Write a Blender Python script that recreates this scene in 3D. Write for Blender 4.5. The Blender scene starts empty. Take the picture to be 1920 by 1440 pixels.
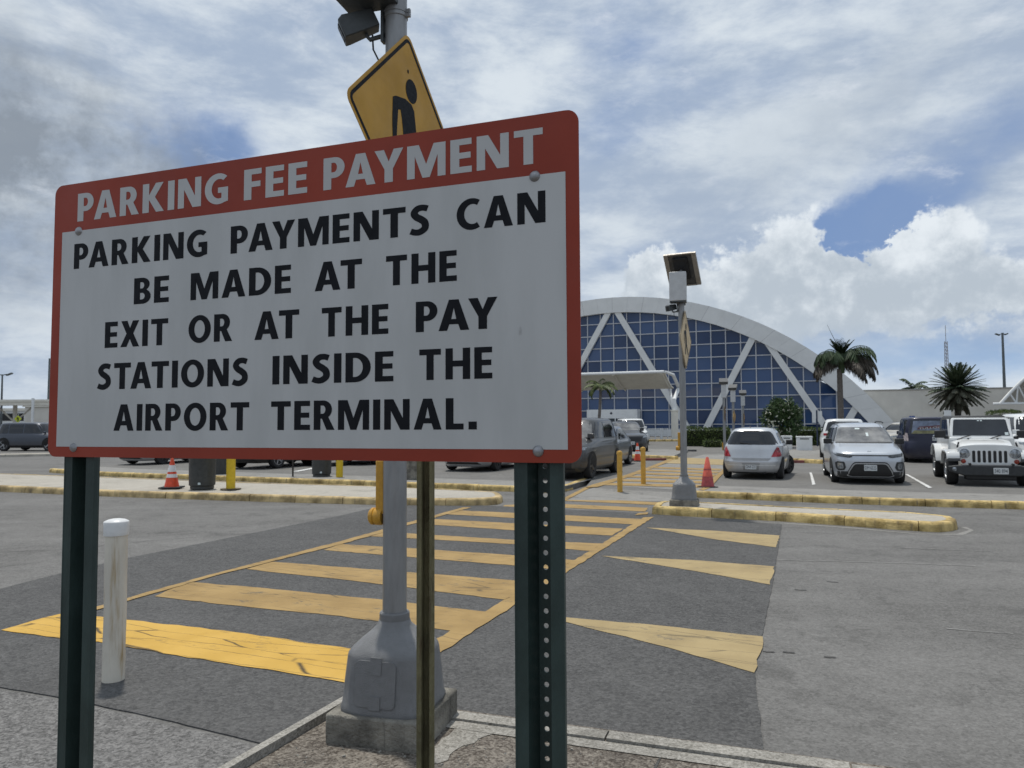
import bpy, bmesh, math, random
from math import sin, cos, pi, radians, atan, atan2, sqrt, asin
from mathutils import Vector as V, Matrix, Euler
from mathutils.geometry import tessellate_polygon

# ---------------------------------------------------------------- camera, light, sky
SC = bpy.context.scene
COL = SC.collection
F = 1400.0                                   # focal length in photo pixels (photo 1920 x 1440)
CAMZ = 1.75
PITCH = atan(70/1400); ROLL = -0.005
cam = bpy.data.cameras.new('camera'); cam_o = bpy.data.objects.new('camera', cam); COL.objects.link(cam_o)
cam.sensor_width = 36; cam.lens = F/1920*36; cam.clip_start = 0.05; cam.clip_end = 6000
CM = Matrix.Translation((0, 0, CAMZ)) @ Matrix.Rotation(pi/2+PITCH, 4, 'X') @ Matrix.Rotation(ROLL, 4, 'Z')
cam_o.matrix_world = CM
cam.dof.use_dof = True; cam.dof.focus_distance = 2.0; cam.dof.aperture_fstop = 14
SC.camera = cam_o

SUN_EL, SUN_AZ = radians(74), radians(-25)   # azimuth from +Y towards +X
sun = bpy.data.lights.new('sun', 'SUN'); sun.energy = 2.9; sun.angle = radians(2.5); sun.color = (1, .955, .88)
sun_o = bpy.data.objects.new('sun', sun); COL.objects.link(sun_o)
sun_o.rotation_euler = V((sin(SUN_AZ)*cos(SUN_EL), cos(SUN_AZ)*cos(SUN_EL), sin(SUN_EL))).to_track_quat('Z', 'Y').to_euler()
SC.view_settings.view_transform = 'Standard'; SC.view_settings.look = 'None'
SC.view_settings.exposure = 0.0; SC.view_settings.gamma = 1.0

class NT:
    """tiny node-graph helper"""
    def __init__(s, tree): s.t = tree; s.n = tree.nodes; s.l = tree.links
    def put(s, sock, val):
        if val is None: return
        if hasattr(val, 'links') and hasattr(val, 'is_output'): s.l.new(val, sock)
        else:
            try: sock.default_value = val
            except Exception: sock.default_value = tuple(val)
    def node(s, typ, props=None, **ins):
        n = s.n.new(typ)
        for k, v in (props or {}).items(): setattr(n, k, v)
        for k, v in ins.items():
            k = k.replace('_', ' ')
            s.put(n.inputs[k], v)
        return n
    def m(s, op, a, b=None, c=None, clamp=False):
        n = s.n.new('ShaderNodeMath'); n.operation = op; n.use_clamp = clamp
        for i, v in enumerate((a, b, c)):
            if v is not None: s.put(n.inputs[i], v)
        return n.outputs[0]
    def add(s, a, b): return s.m('ADD', a, b)
    def mul(s, a, b): return s.m('MULTIPLY', a, b)
    def sub(s, a, b): return s.m('SUBTRACT', a, b)
    def ramp(s, x, lo, hi, a=0., b=1., smooth=True):
        n = s.n.new('ShaderNodeMapRange'); n.interpolation_type = 'SMOOTHSTEP' if smooth else 'LINEAR'
        for nm, v in (('Value', x), ('From Min', lo), ('From Max', hi), ('To Min', a), ('To Max', b)): s.put(n.inputs[nm], v)
        return n.outputs['Result']
    def mix(s, fac, a, b, mode='MIX'):
        n = s.n.new('ShaderNodeMix'); n.data_type = 'RGBA'; n.blend_type = mode
        s.put(n.inputs['Factor'], fac)
        for k, v in ((6, a), (7, b)):
            if isinstance(v, (tuple, list)) and len(v) == 3: v = (*v, 1)
            s.put(n.inputs[k], v)
        return n.outputs[2]
    def noise(s, vec, scale, detail=4, rough=.55, dist=0., dim='3D'):
        n = s.n.new('ShaderNodeTexNoise'); n.noise_dimensions = dim
        s.put(n.inputs['Vector'], vec); n.inputs['Scale'].default_value = scale; n.inputs['Detail'].default_value = detail
        n.inputs['Roughness'].default_value = rough; n.inputs['Distortion'].default_value = dist
        return n.outputs['Fac']
    def vmap(s, vec, scale=(1, 1, 1), loc=(0, 0, 0), rot=(0, 0, 0)):
        n = s.n.new('ShaderNodeMapping'); s.put(n.inputs['Vector'], vec)
        n.inputs['Scale'].default_value = scale; n.inputs['Location'].default_value = loc; n.inputs['Rotation'].default_value = rot
        return n.outputs[0]
    def comb(s, x, y, z):
        n = s.n.new('ShaderNodeCombineXYZ')
        for i, v in enumerate((x, y, z)): s.put(n.inputs[i], v)
        return n.outputs[0]
    def sep(s, v):
        n = s.n.new('ShaderNodeSeparateXYZ'); s.put(n.inputs[0], v); return n.outputs

def srgb(r, g, b):
    f = lambda c: (c/255)/12.92 if c <= 10 else (((c/255)+.055)/1.055)**2.4
    return (f(r), f(g), f(b))

SKY_K = 0.1
world = bpy.data.worlds.new('World'); SC.world = world; world.use_nodes = True
def build_sky():
    N = NT(world.node_tree); bg = world.node_tree.nodes['Background']; bg.inputs['Strength'].default_value = SKY_K
    sky = N.n.new('ShaderNodeTexSky'); sky.sky_type = 'NISHITA'; sky.sun_disc = False
    sky.sun_elevation = SUN_EL; sky.sun_rotation = SUN_AZ; sky.air_density = 1.0; sky.dust_density = .6; sky.ozone_density = 2.0
    tc = N.n.new('ShaderNodeTexCoord'); d = tc.outputs['Generated']; x, y, z = N.sep(d)
    az = N.m('ARCTAN2', x, y); el = N.m('ARCSINE', z)
    P = N.comb(az, el, 0.)
    # warped coordinates so that every mask gets a ragged cloud edge
    w1 = N.sub(N.noise(P, 9, 5, .6), .5); w2 = N.sub(N.noise(N.vmap(P, loc=(5, 3, 1)), 9, 5, .6), .5)
    aw = N.add(az, N.mul(w1, .11)); ew = N.add(el, N.mul(w2, .09))
    fw1 = N.sub(N.noise(P, 34, 6, .62), .5); fw2 = N.sub(N.noise(N.vmap(P, loc=(2, 7, 4)), 34, 6, .62), .5)
    aw2 = N.add(aw, N.mul(fw1, .05)); ew2 = N.add(ew, N.mul(fw2, .05))
    def blob(a0, e0, sa, se, rot=0., a=aw, e=ew):
        da = N.sub(a, a0); de = N.sub(e, e0); c, s_ = cos(rot), sin(rot)
        u = N.mul(N.add(N.mul(da, c), N.mul(de, s_)), 1/sa); v = N.mul(N.sub(N.mul(de, c), N.mul(da, s_)), 1/se)
        r2 = N.add(N.mul(u, u), N.mul(v, v))
        return N.m('EXPONENT', N.mul(r2, -1.))
    def S(rgb): return tuple(c/SKY_K for c in srgb(*rgb))
    blue = N.mix(.85, sky.outputs[0], S((120, 148, 194)))
    blue = N.mix(N.ramp(el, .02, .16), S((156, 187, 222)), blue)
    # high veil: streaky, covers nearly everything
    pv = N.vmap(P, scale=(1.6, 4.2, 1), rot=(0, 0, .32))
    veil = N.add(N.mul(N.noise(pv, 2.3, 7, .6, .15), .62), N.mul(N.noise(N.vmap(pv, loc=(9, 2, 0)), 6.5, 6, .62, .1), .38))
    gaps = N.add(N.mul(blob(.50, .262, .24, .045, .42), .92), N.mul(blob(.445, .222, .06, .036, .2), .85))
    gaps = N.add(gaps, N.mul(blob(-.385, .318, .08, .06, -.5), 1.15))
    gaps = N.add(gaps, N.mul(blob(.21, .385, .22, .05, .15), .32))
    gaps = N.add(gaps, N.mul(blob(.16, .47, .09, .12, -.6), .42))
    gaps = N.add(gaps, N.mul(blob(.56, .085, .24, .04, .0), .75))
    gaps = N.add(gaps, N.mul(blob(.62, .50, .08, .10, .4), .38))
    gaps = N.add(gaps, N.mul(blob(.17, .215, .1, .03, .1), .45))
    gaps = N.add(gaps, N.mul(blob(-.60, .10, .14, .05, .0), .35))
    cov = N.sub(N.add(N.mul(veil, 1.25), .50), N.mul(gaps, .80))
    cov = N.ramp(cov, .25, 1.02)
    vt = N.noise(N.vmap(P, scale=(1.7, 4.6, 1), loc=(3, 1, 0), rot=(0, 0, .34)), 2.4, 8, .64, .15)
    vcol = N.mix(N.ramp(vt, .36, .66), S((166, 182, 204)), S((217, 226, 234)))
    col = N.mix(cov, blue, vcol)
    # grey cloud bases at the left
    grey = N.add(N.mul(blob(-.60, .225, .17, .085, .1), 1.05), N.mul(blob(-.57, .345, .15, .075, -.3), .8))
    grey = N.add(grey, N.mul(blob(-.42, .31, .06, .05, 0), .22))
    gt = N.add(N.mul(N.noise(P, 7, 6, .62), .7), N.mul(N.noise(P, 22, 5, .62), .3))
    grey = N.m('MULTIPLY', grey, N.ramp(gt, .36, .62, .30, 1.2), clamp=True)
    col = N.mix(N.mul(grey, .92), col, S((137, 147, 159)))
    rg = N.mul(blob(.42, .36, .24, .06, .35), .6)
    rg = N.add(rg, N.mul(blob(.36, .115, .16, .035, .0), .45))
    rg = N.add(rg, N.mul(blob(.60, .30, .16, .05, .5), .25))
    col = N.mix(N.m('MULTIPLY', rg, N.ramp(gt, .3, .65, .5, 1.1), clamp=True), col, S((174, 186, 200)))
    # cumulus: crisp billowy tops
    bil = N.add(N.mul(N.noise(P, 17, 6, .62), .9), N.mul(N.noise(P, 46, 4, .6), .28))
    cu = N.add(blob(.515, .205, .05, .055, 0, aw2, ew2), N.mul(blob(.375, .19, .105, .075, .1, aw2, ew2), 1.05))
    cu = N.add(cu, N.mul(blob(.185, .19, .045, .038, 0, aw2, ew2), .95))
    cu = N.add(cu, N.mul(blob(.50, .145, .26, .040, 0, aw2, ew2), .9))
    cu = N.add(cu, N.mul(blob(.28, .145, .14, .05, 0, aw2, ew2), .75))
    cu = N.add(cu, N.mul(blob(.635, .085, .045, .014, 0, aw2, ew2), .75))
    cu = N.sub(cu, N.mul(blob(.445, .226, .038, .030, .35, aw2, ew2), 1.5))
    cm = N.ramp(N.add(cu, N.mul(N.sub(bil, .59), 1.1)), .36, .60)
    lit = N.ramp(N.add(N.add(bil, N.mul(N.sub(el, .17), 1.9)), N.mul(cu, -.12)), .30, .74)
    ccol = N.mix(lit, S((184, 195, 206)), S((230, 237, 243)))
    col = N.mix(N.mul(cm, N.ramp(el, .07, .13, .15, 1.)), col, ccol)
    # bright rims and breaks
    br = N.mul(N.ramp(N.noise(N.vmap(P, scale=(1.5, 3.5, 1), rot=(0, 0, .5)), 4.5, 8, .66, .1), .55, .74), .55)
    col = N.mix(N.mul(br, N.ramp(el, .1, .25)), col, S((224, 230, 238)))
    # below the horizon: plain ground-like grey so that nothing bright leaks in from under
    col = N.mix(N.ramp(el, -.02, .0), S((120, 120, 120)), col)
    N.l.new(col, bg.inputs['Color'])
build_sky()

# ---------------------------------------------------------------- measuring helpers (photo pixel -> point of the place)
R3 = CM.to_3x3(); C0 = V((0, 0, CAMZ))
def ray(px, py): return R3 @ V(((px-960)/F, -(py-720)/F, -1))
def G(px, py, z=0.0):
    r = ray(px, py); return C0 + r*((z-CAMZ)/r.z)
def at(px, py, Y):
    r = ray(px, py); return C0 + r*(Y/r.y)
def lerp(a, b, t): return a+(b-a)*t

# ---------------------------------------------------------------- mesh helpers
class MB:
    def __init__(s): s.v = []; s.f = []
    def add(s, vs, fs):
        o = len(s.v); s.v += [V(v) for v in vs]; s.f += [tuple(o+i for i in f) for f in fs]; return s
    def box(s, c, d, M=None):
        x, y, z = d[0]/2, d[1]/2, d[2]/2; c = V(c)
        vs = [V((sx*x, sy*y, sz*z)) for sz in (-1, 1) for sy in (-1, 1) for sx in (-1, 1)]
        vs = [c + (M @ v if M else v) for v in vs]
        return s.add(vs, [(0, 2, 3, 1), (4, 5, 7, 6), (0, 1, 5, 4), (2, 6, 7, 3), (0, 4, 6, 2), (1, 3, 7, 5)])
    def prism(s, poly, vec):
        n = len(poly); vec = V(vec); a = [V(p) for p in poly]; b = [p+vec for p in a]
        tris = tessellate_polygon([a])
        fs = [tuple(t) for t in tris] + [tuple(i+n for i in reversed(t)) for t in tris]
        fs += [(i, (i+1) % n, (i+1) % n+n, i+n) for i in range(n)]
        return s.add(a+b, fs)
    def sheet(s, loops):
        if not isinstance(loops[0], list): loops = [loops]
        loops = [[V(p) for p in l] for l in loops]
        flat = [p for l in loops for p in l]
        return s.add(flat, [tuple(t) for t in tessellate_polygon(loops)])
    def loft(s, rings, cap0=True, cap1=True, close=True):
        n = len(rings[0]); vs = [p for r in rings for p in r]; fs = []
        for i in range(len(rings)-1):
            for j in range(n if close else n-1):
                k = (j+1) % n; fs.append((i*n+j, i*n+k, (i+1)*n+k, (i+1)*n+j))
        if cap0: fs.append(tuple(range(n-1, -1, -1)))
        if cap1: fs.append(tuple((len(rings)-1)*n+j for j in range(n)))
        return s.add(vs, fs)
    def tube(s, pts, r, n=10, caps=True):
        pts = [V(p) for p in pts]; rr = r if isinstance(r, (list, tuple)) else [r]*len(pts); rings = []; up = None
        for i, p in enumerate(pts):
            t = (pts[min(i+1, len(pts)-1)]-pts[max(i-1, 0)]).normalized()
            if up is None: up = V((0, 0, 1)) if abs(t.z) < .9 else V((1, 0, 0))
            a = t.cross(up).normalized(); b = a.cross(t).normalized(); up = b
            rings.append([p+(a*cos(2*pi*k/n)+b*sin(2*pi*k/n))*rr[i] for k in range(n)])
        return s.loft(rings, caps, caps)
    def lathe(s, prof, c=(0, 0, 0), n=24, M=None):
        c = V(c); rings = []
        for r, z in prof:
            ring = [V((r*cos(2*pi*k/n), r*sin(2*pi*k/n), z)) for k in range(n)]
            rings.append([c+(M @ p if M else p) for p in ring])
        return s.loft(rings)

TMAT = {}
def finish(name, mb, mat, parent=None, smooth=35, bevel=0, seg=2, world_space=False, recalc=True):
    me = bpy.data.meshes.new(name)
    vs = mb.v
    if world_space and parent is not None:
        inv = TMAT[parent.name].inverted(); vs = [inv @ v for v in vs]
    me.from_pydata([tuple(v) for v in vs], [], mb.f)
    if recalc:
        bm = bmesh.new(); bm.from_mesh(me); bmesh.ops.recalc_face_normals(bm, faces=bm.faces[:]); bm.to_mesh(me); bm.free()
    if smooth:
        me.polygons.foreach_set('use_smooth', [True]*len(me.polygons)); me.set_sharp_from_angle(angle=radians(smooth))
    if mat: me.materials.append(mat)
    me.update()
    o = bpy.data.objects.new(name, me); COL.objects.link(o)
    if parent is not None: o.parent = parent
    if bevel:
        b = o.modifiers.new('bevel', 'BEVEL'); b.width = bevel; b.segments = seg; b.limit_method = 'ANGLE'; b.angle_limit = radians(40)
        if smooth: b.harden_normals = False
    return o
def tag(o, label=None, cat=None, group=None, kind=None):
    for k, v in (('label', label), ('category', cat), ('group', group), ('kind', kind)):
        if v: o[k] = v
    return o
def thing(name, label, cat, loc=(0, 0, 0), rz=0., group=None, scale=1.):
    o = bpy.data.objects.new(name, None); COL.objects.link(o); o.empty_display_size = .2
    o.location = loc; o.rotation_euler = (0, 0, rz); o.scale = (scale,)*3
    TMAT[o.name] = Matrix.LocRotScale(V(loc), Euler((0, 0, rz)), V((scale,)*3))
    return tag(o, label, cat, group)
def struct(name, mb, mat, **k):
    o = finish(name, mb, mat, **k); o['kind'] = 'structure'; return o
def kids(o): return [c for c in bpy.data.objects if c.parent == o]
def copy_tree(o, parent=None, **kw):
    c = o.copy(); COL.objects.link(c)
    if parent is not None: c.parent = parent
    for ch in kids(o): copy_tree(ch, c)
    return c
def fontmesh(body, size, align='CENTER'):
    """letters of the built-in font as a flat mesh in the xy plane"""
    cu = bpy.data.curves.new('letters', 'FONT'); cu.body = body; cu.size = size; cu.align_x = align; cu.resolution_u = 4
    o = bpy.data.objects.new('letters', cu); COL.objects.link(o)
    dg = bpy.context.evaluated_depsgraph_get(); dg.update()
    me = bpy.data.meshes.new_from_object(o.evaluated_get(dg))
    vs = [v.co.copy() for v in me.vertices]; fs = [tuple(p.vertices) for p in me.polygons]
    bpy.data.objects.remove(o); bpy.data.curves.remove(cu); bpy.data.meshes.remove(me)
    return vs, fs

# ---------------------------------------------------------------- materials
MATS = {}
def mat(name, base, rough=.6, metal=0., var=.12, scale=6., bump=0., bscale=None, coat=0., spec=.5, tint=None, detail=5, stretch=(1, 1, 1), streak=0., streak_col=(.1, .08, .06)):
    """procedural paint, stone or metal: base colour varied by noise, optional vertical dirt streaks"""
    if name in MATS: return MATS[name]
    m = bpy.data.materials.new(name); m.use_nodes = True; N = NT(m.node_tree); b = m.node_tree.nodes['Principled BSDF']
    tc = N.n.new('ShaderNodeTexCoord'); oc = N.vmap(tc.outputs['Object'], scale=stretch)
    n1 = N.noise(oc, scale, detail, .6)
    dark = tuple(c*(1-var*1.3) for c in base); light = tuple(min(1, c*(1+var)) for c in (tint or base))
    col = N.mix(N.ramp(n1, .3, .7), dark, light)
    if streak:
        st = N.noise(N.vmap(tc.outputs['Object'], scale=(1, 1, .07)), scale*3.5, 6, .65)
        col = N.mix(N.mul(N.ramp(st, .52, .74), streak), col, streak_col)
    N.l.new(col, b.inputs['Base Color'])
    b.inputs['Roughness'].default_value = rough; b.inputs['Metallic'].default_value = metal
    b.inputs['Specular IOR Level'].default_value = spec
    if coat: b.inputs['Coat Weight'].default_value = coat; b.inputs['Coat Roughness'].default_value = .04
    r = N.noise(oc, scale*2.3, 4, .6); N.l.new(N.ramp(r, .2, .8, max(.02, rough*.8), min(1, rough*1.2)), b.inputs['Roughness'])
    if bump:
        bn = N.n.new('ShaderNodeBump'); bn.inputs['Strength'].default_value = min(1, bump*4); bn.inputs['Distance'].default_value = bump*.03
        N.l.new(N.noise(oc, bscale or scale*8, 4, .6), bn.inputs['Height']); N.l.new(bn.outputs[0], b.inputs['Normal'])
    MATS[name] = m; return m

def ground_mat(name, c_dark, c_light, agg=.5, agg_scale=120, blotch=.35, lane=.0, lane_rot=0., cracks=0., bump=.5, rough=.85, stain=.0, spec_col=(.5, .5, .5)):
    m = bpy.data.materials.new(name); m.use_nodes = True; N = NT(m.node_tree); b = m.node_tree.nodes['Principled BSDF']
    geo = N.n.new('ShaderNodeNewGeometry'); p = geo.outputs['Position']
    big = N.noise(p, .55, 5, .6, .4); mid = N.noise(N.vmap(p, loc=(7, 3, 0)), 3.2, 5, .62)
    a = N.noise(p, agg_scale, 2, .7); a2 = N.noise(N.vmap(p, loc=(3, 9, 0)), agg_scale*.33, 3, .7)
    t = N.add(N.mul(N.sub(big, .5), blotch*1.6), N.mul(N.sub(mid, .5), blotch))
    if lane:
        ln = N.noise(N.vmap(p, scale=(.12, 1.3, 1), rot=(0, 0, lane_rot)), 1.1, 4, .6)
        t = N.add(t, N.mul(N.sub(ln, .5), lane))
    vc = N.n.new('ShaderNodeTexVoronoi'); N.put(vc.inputs['Vector'], p); vc.inputs['Scale'].default_value = agg_scale*.62
    vr = N.sep(vc.outputs['Color'])[0]
    vc2 = N.n.new('ShaderNodeTexVoronoi'); N.put(vc2.inputs['Vector'], p); vc2.inputs['Scale'].default_value = agg_scale*.30
    vr2 = N.sep(vc2.outputs['Color'])[0]
    t = N.add(t, N.mul(N.sub(vr, .5), agg*1.1)); t = N.add(t, N.mul(N.sub(vr2, .5), agg*.7)); t = N.add(t, N.mul(N.sub(a2, .5), agg*1.2)); t = N.add(t, .5)
    col = N.mix(N.m('MAXIMUM', N.m('MINIMUM', t, 1.), 0.), c_dark, c_light)
    vo = N.n.new('ShaderNodeTexVoronoi'); N.put(vo.inputs['Vector'], p); vo.inputs['Scale'].default_value = agg_scale*.42
    sp = N.mul(N.ramp(vo.outputs['Distance'], .10, .24, 1., 0.), N.ramp(N.noise(N.vmap(p, loc=(1, 5, 2)), agg_scale*.3, 1, .5), .5, .62))
    col = N.mix(N.mul(sp, agg*.55), col, spec_col)
    if stain:
        st = N.ramp(N.noise(N.vmap(p, loc=(4, 4, 1)), 1.7, 6, .68, .8), .50, .72)
        col = N.mix(N.mul(st, stain), col, tuple(c*.42 for c in c_dark))
    if cracks:
        vz = N.n.new('ShaderNodeTexVoronoi'); vz.feature = 'DISTANCE_TO_EDGE'; vz.inputs['Scale'].default_value = .55
        wv = N.node('ShaderNodeVectorMath', {'operation': 'ADD'}); N.put(wv.inputs[0], p)
        nn = N.n.new('ShaderNodeTexNoise'); nn.inputs['Scale'].default_value = 2.5; nn.inputs['Detail'].default_value = 5; N.l.new(p, nn.inputs['Vector'])
        N.l.new(nn.outputs['Color'], wv.inputs[1]); N.l.new(wv.outputs[0], vz.inputs['Vector'])
        ck = N.mul(N.ramp(vz.outputs['Distance'], .0, .006, 1., 0.), N.ramp(N.noise(p, .9, 2), .5, .6))
        col = N.mix(N.mul(ck, cracks), col, tuple(c*.3 for c in c_dark))
    N.l.new(col, b.inputs['Base Color']); b.inputs['Roughness'].default_value = rough; b.inputs['Specular IOR Level'].default_value = .3
    bn = N.n.new('ShaderNodeBump'); bn.inputs['Strength'].default_value = bump; bn.inputs['Distance'].default_value = .006
    N.l.new(N.add(N.mul(vr, .7), N.mul(a2, 1.2)), bn.inputs['Height']); N.l.new(bn.outputs[0], b.inputs['Normal'])
    MATS[name] = m; return m

def paint_mat(name, c1, c2, under, wear=.5, crack=.7, rot=0.):
    """road paint: worn through to the asphalt in places, with cracks along and across the stripe"""
    m = bpy.data.materials.new(name); m.use_nodes = True; N = NT(m.node_tree); b = m.node_tree.nodes['Principled BSDF']
    geo = N.n.new('ShaderNodeNewGeometry'); p = geo.outputs['Position']
    col = N.mix(N.ramp(N.noise(p, 2.2, 5, .6), .3, .7), c1, c2)
    q = N.vmap(p, rot=(0, 0, rot))
    fine = N.noise(N.vmap(q, scale=(.35, 1, 1)), 38, 4, .7); med = N.noise(N.vmap(q, scale=(.4, 1, 1)), 5, 5, .65)
    wm = N.ramp(N.add(N.mul(fine, .5), N.mul(med, .6)), .61, .73-.02*wear)
    col = N.mix(N.mul(wm, wear), col, under)
    speck = N.ramp(N.noise(p, 160, 2, .7), .60, .72); col = N.mix(N.mul(speck, .22*wear+.05), col, under)
    wob = N.node('ShaderNodeVectorMath', {'operation': 'ADD'}); N.put(wob.inputs[0], q)
    nn = N.n.new('ShaderNodeTexNoise'); nn.inputs['Scale'].default_value = 3; nn.inputs['Detail'].default_value = 5; N.l.new(q, nn.inputs['Vector'])
    sc = N.node('ShaderNodeVectorMath', {'operation': 'SCALE'}); N.l.new(nn.outputs['Color'], sc.inputs[0]); sc.inputs['Scale'].default_value = .07
    N.l.new(sc.outputs[0], wob.inputs[1]); vz = N.n.new('ShaderNodeTexVoronoi'); vz.feature = 'DISTANCE_TO_EDGE'
    N.l.new(N.vmap(wob.outputs[0], scale=(.55, 4.6, 1)), vz.inputs['Vector']); vz.inputs['Scale'].default_value = 1.25
    ck = N.mul(N.ramp(vz.outputs['Distance'], .0, .022, 1., 0.), N.ramp(N.noise(q, 1.6, 3), .38, .50))
    col = N.mix(N.mul(ck, crack), col, tuple(c*.35 for c in under))
    N.l.new(col, b.inputs['Base Color']); b.inputs['Roughness'].default_value = .7; b.inputs['Specular IOR Level'].default_value = .3
    bn = N.n.new('ShaderNodeBump'); bn.inputs['Strength'].default_value = .35; bn.inputs['Distance'].default_value = .004
    N.l.new(N.noise(p, 130, 3, .7), bn.inputs['Height']); N.l.new(bn.outputs[0], b.inputs['Normal'])
    MATS[name] = m; return m

GRID = radians(22.5)                              # the road grid runs 22.5 degrees right of the view
GA = V((sin(GRID), cos(GRID), 0)); GB = V((cos(GRID), -sin(GRID), 0))
asphalt = ground_mat('asphalt', (.088, .085, .080), (.195, .190, .181), agg=.45, blotch=.55, lane=.75, lane_rot=GRID, cracks=.3, stain=.38, spec_col=(.42, .42, .41))
asphalt_dark = ground_mat('asphalt dark', (.044, .0435, .043), (.122, .120, .117), agg=.52, agg_scale=115, blotch=.45, cracks=.2, stain=.2, bump=.8, spec_col=(.3, .3, .3))
asphalt_near = ground_mat('asphalt near', (.076, .0735, .0705), (.215, .209, .201), agg=.75, agg_scale=125, blotch=.25, bump=.9, stain=.15, spec_col=(.5, .49, .47))
lot_mat = ground_mat('lot paving', (.10, .097, .09), (.205, .198, .186), agg=.4, blotch=.5, cracks=.2, stain=.35)
concrete = ground_mat('concrete', (.26, .24, .205), (.50, .465, .40), agg=.35, agg_scale=140, blotch=.4, stain=.35, spec_col=(.55, .52, .47))
concrete_path = ground_mat('concrete path', (.17, .165, .155), (.30, .29, .27), agg=.35, agg_scale=140, blotch=.5, stain=.5)
concrete_dirty = ground_mat('concrete dirty', (.060, .048, .038), (.245, .218, .183), agg=.75, agg_scale=150, blotch=.75, stain=.75, bump=.7, spec_col=(.36, .34, .31))
concrete_edge = ground_mat('concrete edge', (.15, .14, .12), (.42, .40, .36), agg=.5, agg_scale=170, blotch=.6, stain=.6, bump=.6)
paint_new = paint_mat('paint fresh yellow', (.50, .30, .050), (.57, .35, .07), (.07, .06, .045), wear=.5, crack=.9, rot=GRID)
paint_old = paint_mat('paint worn yellow', (.28, .18, .062), (.36, .238, .088), (.10, .088, .066), wear=.9, crack=.65, rot=GRID)
paint_pale = paint_mat('paint pale yellow', (.31, .232, .112), (.375, .285, .14), (.11, .10, .08), wear=.8, crack=.65, rot=GRID)
paint_white = paint_mat('paint white', (.55, .55, .53), (.68, .68, .66), (.2, .2, .19), wear=.5, crack=.4, rot=GRID)
kerb_mat = mat('kerb paint', (.40, .27, .075), .75, var=.38, scale=3.2, bump=.5, bscale=30, tint=(.50, .37, .15), streak=.85, streak_col=(.10, .085, .06))
kerb_pale = mat('kerb paint pale', (.37, .265, .115), .75, var=.32, scale=3.0, bump=.4, bscale=30, tint=(.47, .35, .17), streak=.8, streak_col=(.16, .13, .09))
conc_block = mat('footing concrete', (.20, .187, .158), .9, var=.42, scale=5, bump=.7, bscale=50, streak=.9, streak_col=(.04, .036, .03))
galv = mat('galvanised steel', (.265, .268, .27), .45, metal=.45, var=.10, scale=14, bump=.05, streak=.2, streak_col=(.2, .2, .2), stretch=(1, 1, .25))
galv_dull = mat('cast aluminium', (.215, .217, .22), .42, metal=.3, var=.05, scale=22, bump=.25, bscale=220)
post_green = mat('green post paint', (.024, .041, .037), .45, var=.12, scale=9, bump=.08, bscale=160, tint=(.033, .054, .05), stretch=(1, 1, .5), spec=.35)
rust_post = mat('rusty olive paint', (.165, .15, .078), .75, var=.30, scale=10, bump=.5, bscale=90, stretch=(1, 1, .3), streak=.95, streak_col=(.055, .028, .012))
bolt_mat = mat('bolt steel', (.30, .30, .31), .45, metal=.7, var=.2, scale=80)
sign_white = mat('sign white sheeting', (.445, .452, .448), .5, var=.045, scale=3.5, tint=(.457, .462, .46), stretch=(3, 1, .7))
sign_red = mat('sign red sheeting', (.255, .034, .016), .5, var=.06, scale=4, tint=(.27, .038, .018), spec=.3)
sign_black = mat('sign black film', (.010, .011, .014), .6, var=.1, scale=30, spec=.12)
sign_head = mat('sign header letters', (.43, .43, .425), .42, var=.03, scale=6)
alu_back = mat('sheet aluminium', (.45, .46, .47), .4, metal=.7, var=.08, scale=9)
warn_yellow = mat('warning sign yellow', (.46, .245, .026), .5, var=.08, scale=3, tint=(.49, .265, .032), spec=.3)
warn_faded = mat('faded warning yellow', (.56, .42, .23), .55, var=.12, scale=6)
btn_yellow = mat('push button yellow', (.52, .27, .025), .45, var=.14, scale=20)
pvc = mat('white pipe', (.62, .575, .49), .6, var=.10, scale=5, bump=.12, bscale=60, stretch=(1, 1, .4), streak=.95, streak_col=(.34, .225, .085))
pvc_cap = mat('white pipe cap', (.66, .66, .65), .35, var=.05, scale=14)
dark_plastic = mat('dark grey plastic', (.045, .052, .055), .45, var=.12, scale=20)
black_plastic = mat('black plastic', (.012, .012, .013), .5, var=.2, scale=20)
bin_mat = mat('bin grey plastic', (.040, .042, .040), .55, var=.15, scale=12, bump=.1)
bollard_yellow = mat('bollard yellow', (.62, .42, .012), .38, var=.08, scale=12, streak=.2, streak_col=(.4, .25, .02))
bollard_amber = mat('bollard amber', (.58, .33, .05), .5, var=.12, scale=14, streak=.4, streak_col=(.3, .17, .05))
cone_orange = mat('cone orange', (.72, .075, .022), .5, var=.12, scale=12)
cone_faded = mat('cone faded red', (.62, .115, .075), .6, var=.2, scale=9)
cone_dull = mat('cone dull red', (.36, .065, .07), .65, var=.2, scale=9)
cone_white = mat('cone white band', (.74, .73, .72), .5, var=.06, scale=14)
solar_cell = mat('solar panel underside', (.07, .07, .07), .4, var=.2, scale=10)
panel_frame = mat('panel frame', (.30, .28, .25), .5, metal=.4, var=.12, scale=9)
cabinet = mat('cabinet grey', (.50, .505, .505), .45, metal=.2, var=.06, scale=9)
glass_blue = mat('blue facade glass', (.020, .040, .090), .06, var=.22, scale=.35, spec=.42, tint=(.024, .045, .105))
white_panel = mat('white building panel', (.68, .685, .675), .5, var=.04, scale=.8, streak=.08, streak_col=(.4, .4, .38))
white_steel = mat('white painted steel', (.72, .73, .725), .45, var=.05, scale=3)
mullion_mat = mat('mullion grey', (.48, .49, .52), .4, metal=.2, var=.06, scale=3)
beige_wall = mat('beige wall', (.60, .575, .52), .8, var=.06, scale=.6, streak=.12, streak_col=(.3, .28, .25))
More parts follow.
